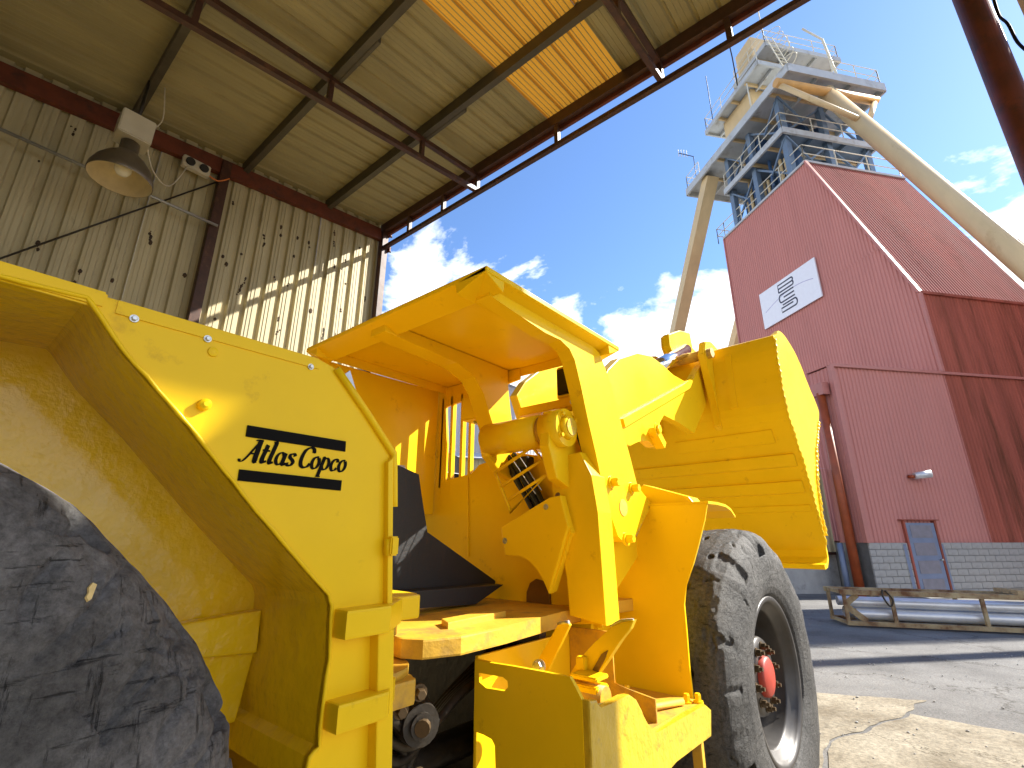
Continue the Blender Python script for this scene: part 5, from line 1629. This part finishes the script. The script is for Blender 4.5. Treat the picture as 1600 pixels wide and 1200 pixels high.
# ---- wheels
def wheel(cu, cz, v_out, width, Rt, yaw, seed, nseg, pits, dent):
    """rim mesh as the wheel, tyre, hub and nuts as its parts; axis runs along Y, outer face at v_out"""
    mtx = Matrix.Translation((cu, v_out, cz)) @ Matrix.Rotation(yaw, 4, 'Z')
    def spin(prof, seg, name, m, parent, disp=None, smooth=True):
        bm = bmesh.new()
        rings = []
        angs = [2 * math.pi * k / seg for k in range(seg)] if not isinstance(seg, tuple) else [R(seg[0] + (seg[1] - seg[0]) * k / seg[2]) for k in range(seg[2])] + [R(seg[1] + (360 - seg[1] + seg[0]) * k / seg[3]) for k in range(seg[3])]
        for t in angs:
            ring = []
            for (r, y) in prof:
                p = Vector((r * math.cos(t), y, r * math.sin(t)))
                if disp:
                    p = disp(p, r, y, t)
                ring.append(bm.verts.new(mtx @ p))
            rings.append(ring)
        nr = len(rings)
        for k in range(nr):
            a, b = rings[k], rings[(k + 1) % nr]
            for i in range(len(prof) - 1):
                bm.faces.new((a[i], a[i + 1], b[i + 1], b[i]))
        o = finish(name, bm, m, smooth=smooth)
        if parent is not None:
            own(o, parent)
        return o
    fr = 0.352
    rim_prof = [(fr + 0.004, 0.045), (fr + 0.008, 0.030), (fr, 0.024), (fr - 0.014, 0.026), (fr - 0.024, 0.040), (fr - 0.032, 0.062), (fr - 0.060, 0.072), (fr - 0.066, 0.085),
                (fr - 0.070, 0.20), (fr - 0.085, 0.225), (0.215, 0.232), (0.180, 0.215), (0.170, 0.11), (0.162, 0.095), (0.10, 0.092), (0.0005, 0.092)]
    rim = spin(rim_prof, 72, 'wheel', 'rim', None)
    own(rim, ld)
    # tyre cross-section from the bead out over the shoulder to the other bead
    w = width
    half = [(fr + 0.002, 0.040), (fr + 0.02, 0.018), (fr + 0.05, 0.004), (fr + 0.10, -0.004), (fr + 0.15, -0.004), (Rt - 0.13, 0.002), (Rt - 0.10, 0.010), (Rt - 0.07, 0.022), (Rt - 0.045, 0.038), (Rt - 0.024, 0.060), (Rt - 0.010, 0.090), (Rt - 0.003, 0.125)]
    n_mid = 12
    prof = half + [(Rt + 0.002 * math.sin(math.pi * k / n_mid), 0.125 + (w - 0.25) * k / n_mid) for k in range(1, n_mid)] + [(r, w - y) for r, y in half[::-1]]
    fineprof = []
    sub = (9 if Rt > 0.7 else 5) if isinstance(nseg, tuple) else 3
    for p, q in zip(prof, prof[1:]):
        for k in range(sub):
            fineprof.append((p[0] + (q[0] - p[0]) * k / sub, p[1] + (q[1] - p[1]) * k / sub))
    fineprof.append(prof[-1])
    so = Vector((seed * 7.3, seed * 3.1, seed * 1.7))
    rg = random.Random(int(seed * 10))
    buckets = {}
    if isinstance(nseg, tuple):
        for _ in range(150 if Rt > 0.7 else 60):
            t0, y0, an, ln = rg.uniform(R(nseg[0]), R(nseg[1])), rg.uniform(0.0, w if Rt < 0.7 else 0.26), rg.uniform(0, math.pi), rg.uniform(0.015, 0.06) * rg.choice((1, 1, 1.7))
            gg = (t0, y0, math.cos(an), math.sin(an), ln, rg.uniform(0.003, 0.007), rg.uniform(0.004, 0.012))
            for bk_ in range(int(math.degrees(t0) // 6) - 3, int(math.degrees(t0) // 6) + 4):
                buckets.setdefault(bk_ % 60, []).append(gg)
    def disp(p, r, y, t):
        k = max(0.0, min(1.0, (r - (fr + 0.05)) / 0.12))
        n = noise.noise(p * 5.0 + so) * 0.010 + noise.noise(p * 13.0 + so) * 0.004 + noise.noise(p * 34.0 + so) * 0.002
        # torn chunks along the shoulder
        if r > Rt - 0.12 and (y < 0.11 or y > w - 0.11):
            s = noise.noise(Vector((math.cos(t) * 7, math.sin(t) * 7, y * 4)) + so)
            n -= max(0.0, s - 0.05) * dent
        d = Vector((math.cos(t), 0, math.sin(t)))
        if y < 0.06:
            d = (d + Vector((0, -0.9 * (1 - y / 0.06), 0))).normalized()
        # old tread wells, worn down to blind holes
        for (pt, py, pr, depth) in pits:
            dt = (t - pt + math.pi) % (2 * math.pi) - math.pi
            q = math.hypot(dt * r / pr, (y - py) / (pr * 0.8))
            if q < 1.0 and r > Rt - 0.14:
                n -= depth * (1 - q ** 4)
        if r > fr + 0.12:
            for (t0, y0, cx, cy, ln, gw, gd) in buckets.get(int(math.degrees(t) // 6) % 60, ()):
                a = ((t - t0 + math.pi) % (2 * math.pi) - math.pi) * r
                if abs(a) < 0.1:
                    b = (y - y0) if r > Rt - 0.05 else (y - y0) + (Rt - r) * 0.8
                    l_ = a * cx + b * cy
                    if abs(l_) < ln:
                        q = abs(-a * cy + b * cx + 0.004 * math.sin(l_ * 90)) / gw
                        if q < 1.0:
                            n -= gd * (1 - q * q) * (1 - (l_ / ln) ** 2)
        return p + d * n * k
    spin(fineprof, nseg, 'tyre', 'tyre_dusty_lifted' if Rt > 0.7 else 'tyre', rim, disp)
    hubp = [(0.088, 0.093), (0.086, 0.072), (0.076, 0.064), (0.0005, 0.062)]
    spin(hubp, 32, 'hub_cap', 'hub_red', rim)
    for k in range(10):
        t = 2 * math.pi * k / 10 + 0.2
        p = mtx @ Vector((0.128 * math.cos(t), 0.095, 0.128 * math.sin(t)))
        q = mtx.to_3x3() @ Vector((0, -1, 0))
        bm = bmesh.new()
        bm_tube(bm, [p, p + q * 0.006], 0.021, 14)
        bm_tube(bm, [p + q * 0.006, p + q * 0.026], 0.016, 6)
        bm_tube(bm, [p + q * 0.026, p + q * 0.040], 0.009, 8)
        own(finish('wheel_nut', bm, 'nut'), rim)
    # valve stem
    p = mtx @ Vector((0.25, 0.20, -0.08))
    return rim
front_pits = [(math.pi * 0.50 + 0.10 + 0.26 * k, y, 0.018, 0.022) for k, y in ((0, 0.27), (0, 0.15), (1, 0.20), (1, 0.32), (2, 0.26), (2.0, 0.13), (-1, 0.22), (-1, 0.33), (3, 0.2), (4, 0.3), (5, 0.16))]
wheel(2.80, 0.675, 0.645, 0.44, 0.675, R(-3.0), 1.0, (20, 250, 330, 60), front_pits, 0.09)
rear_pits = []
REAR_U = -0.335
wheel(REAR_U, 0.752, 0.665, 0.43, 0.752, 0.0, 2.0, (-30, 115, 420, 90), [(R(50), 0.085, 0.034, 0.045), (R(29), 0.080, 0.036, 0.045), (R(71), 0.085, 0.034, 0.045), (R(10), 0.085, 0.034, 0.045), (R(88), 0.13, 0.034, 0.02), (R(42), 0.26, 0.034, 0.03), (R(60), 0.27, 0.034, 0.03)], 0.025)
tube('front_axle', [(2.80, 0.95, 0.675), (2.80, 2.05, 0.675)], 0.14, 'grease', ld, 20)
tube('rear_axle', [(REAR_U, 0.95, 0.752), (REAR_U, 2.05, 0.752)], 0.14, 'grease', ld, 20)
# far-side wheels
wheel(2.86, 0.675, 1.98, 0.44, 0.675, R(-3.0), 3.0, 120, [], 0.1)
wheel(REAR_U, 0.752, 1.95, 0.43, 0.752, 0.0, 4.0, 120, [], 0.1)
box('front_chassis', (1.95, 1.15, 0.45), (3.3, 1.85, 1.0), 'yellow', ld, 0.02)
box('rear_chassis', (-1.2, 1.16, 0.45), (0.5, 1.85, 1.5), 'yellow', ld, 0.02)
# dry flake lying on the near rear tyre
from mathutils.bvhtree import BVHTree
near_tyre = next(o for o in bpy.data.objects if o.name.startswith('tyre') and any(abs(vx.co.x - REAR_U) < 0.9 and vx.co.y < 0.8 for vx in o.data.vertices[:400]))
bvh = BVHTree.FromPolygons([vx.co for vx in near_tyre.data.vertices], [tuple(f.vertices) for f in near_tyre.data.polygons])
fp = Vector([(0.154,0.67,1.264)][0])
hit, nrm, _, _ = bvh.find_nearest(fp)
if hit is not None:
    tx = nrm.cross(Vector((0.3, 0, 1))).normalized()
    ty = nrm.cross(tx).normalized()
    bm = bmesh.new()
    ring = [(0.0, 0.010), (0.0035, 0.006), (0.0025, 0.001), (0.0040, -0.004), (0.0015, -0.010), (-0.0035, -0.009), (-0.0030, -0.002), (-0.0025, 0.007)]
    lo_ = [bm.verts.new(hit + nrm * 0.001 + tx * a + ty * b) for a, b in ring]
    hi_ = [bm.verts.new(hit + nrm * 0.0035 + tx * a * 0.9 + ty * b * 0.95) for a, b in ring]
    bm.faces.new(lo_)
    bm.faces.new(hi_[::-1])
    for i in range(len(ring)):
        j = (i + 1) % len(ring)
        bm.faces.new((lo_[i], lo_[j], hi_[j], hi_[i]))
    tag(finish('dry_flake', bm, 'flake'), 'tiny pale yellow dry flake stuck on the near rear tyre', 'flake')
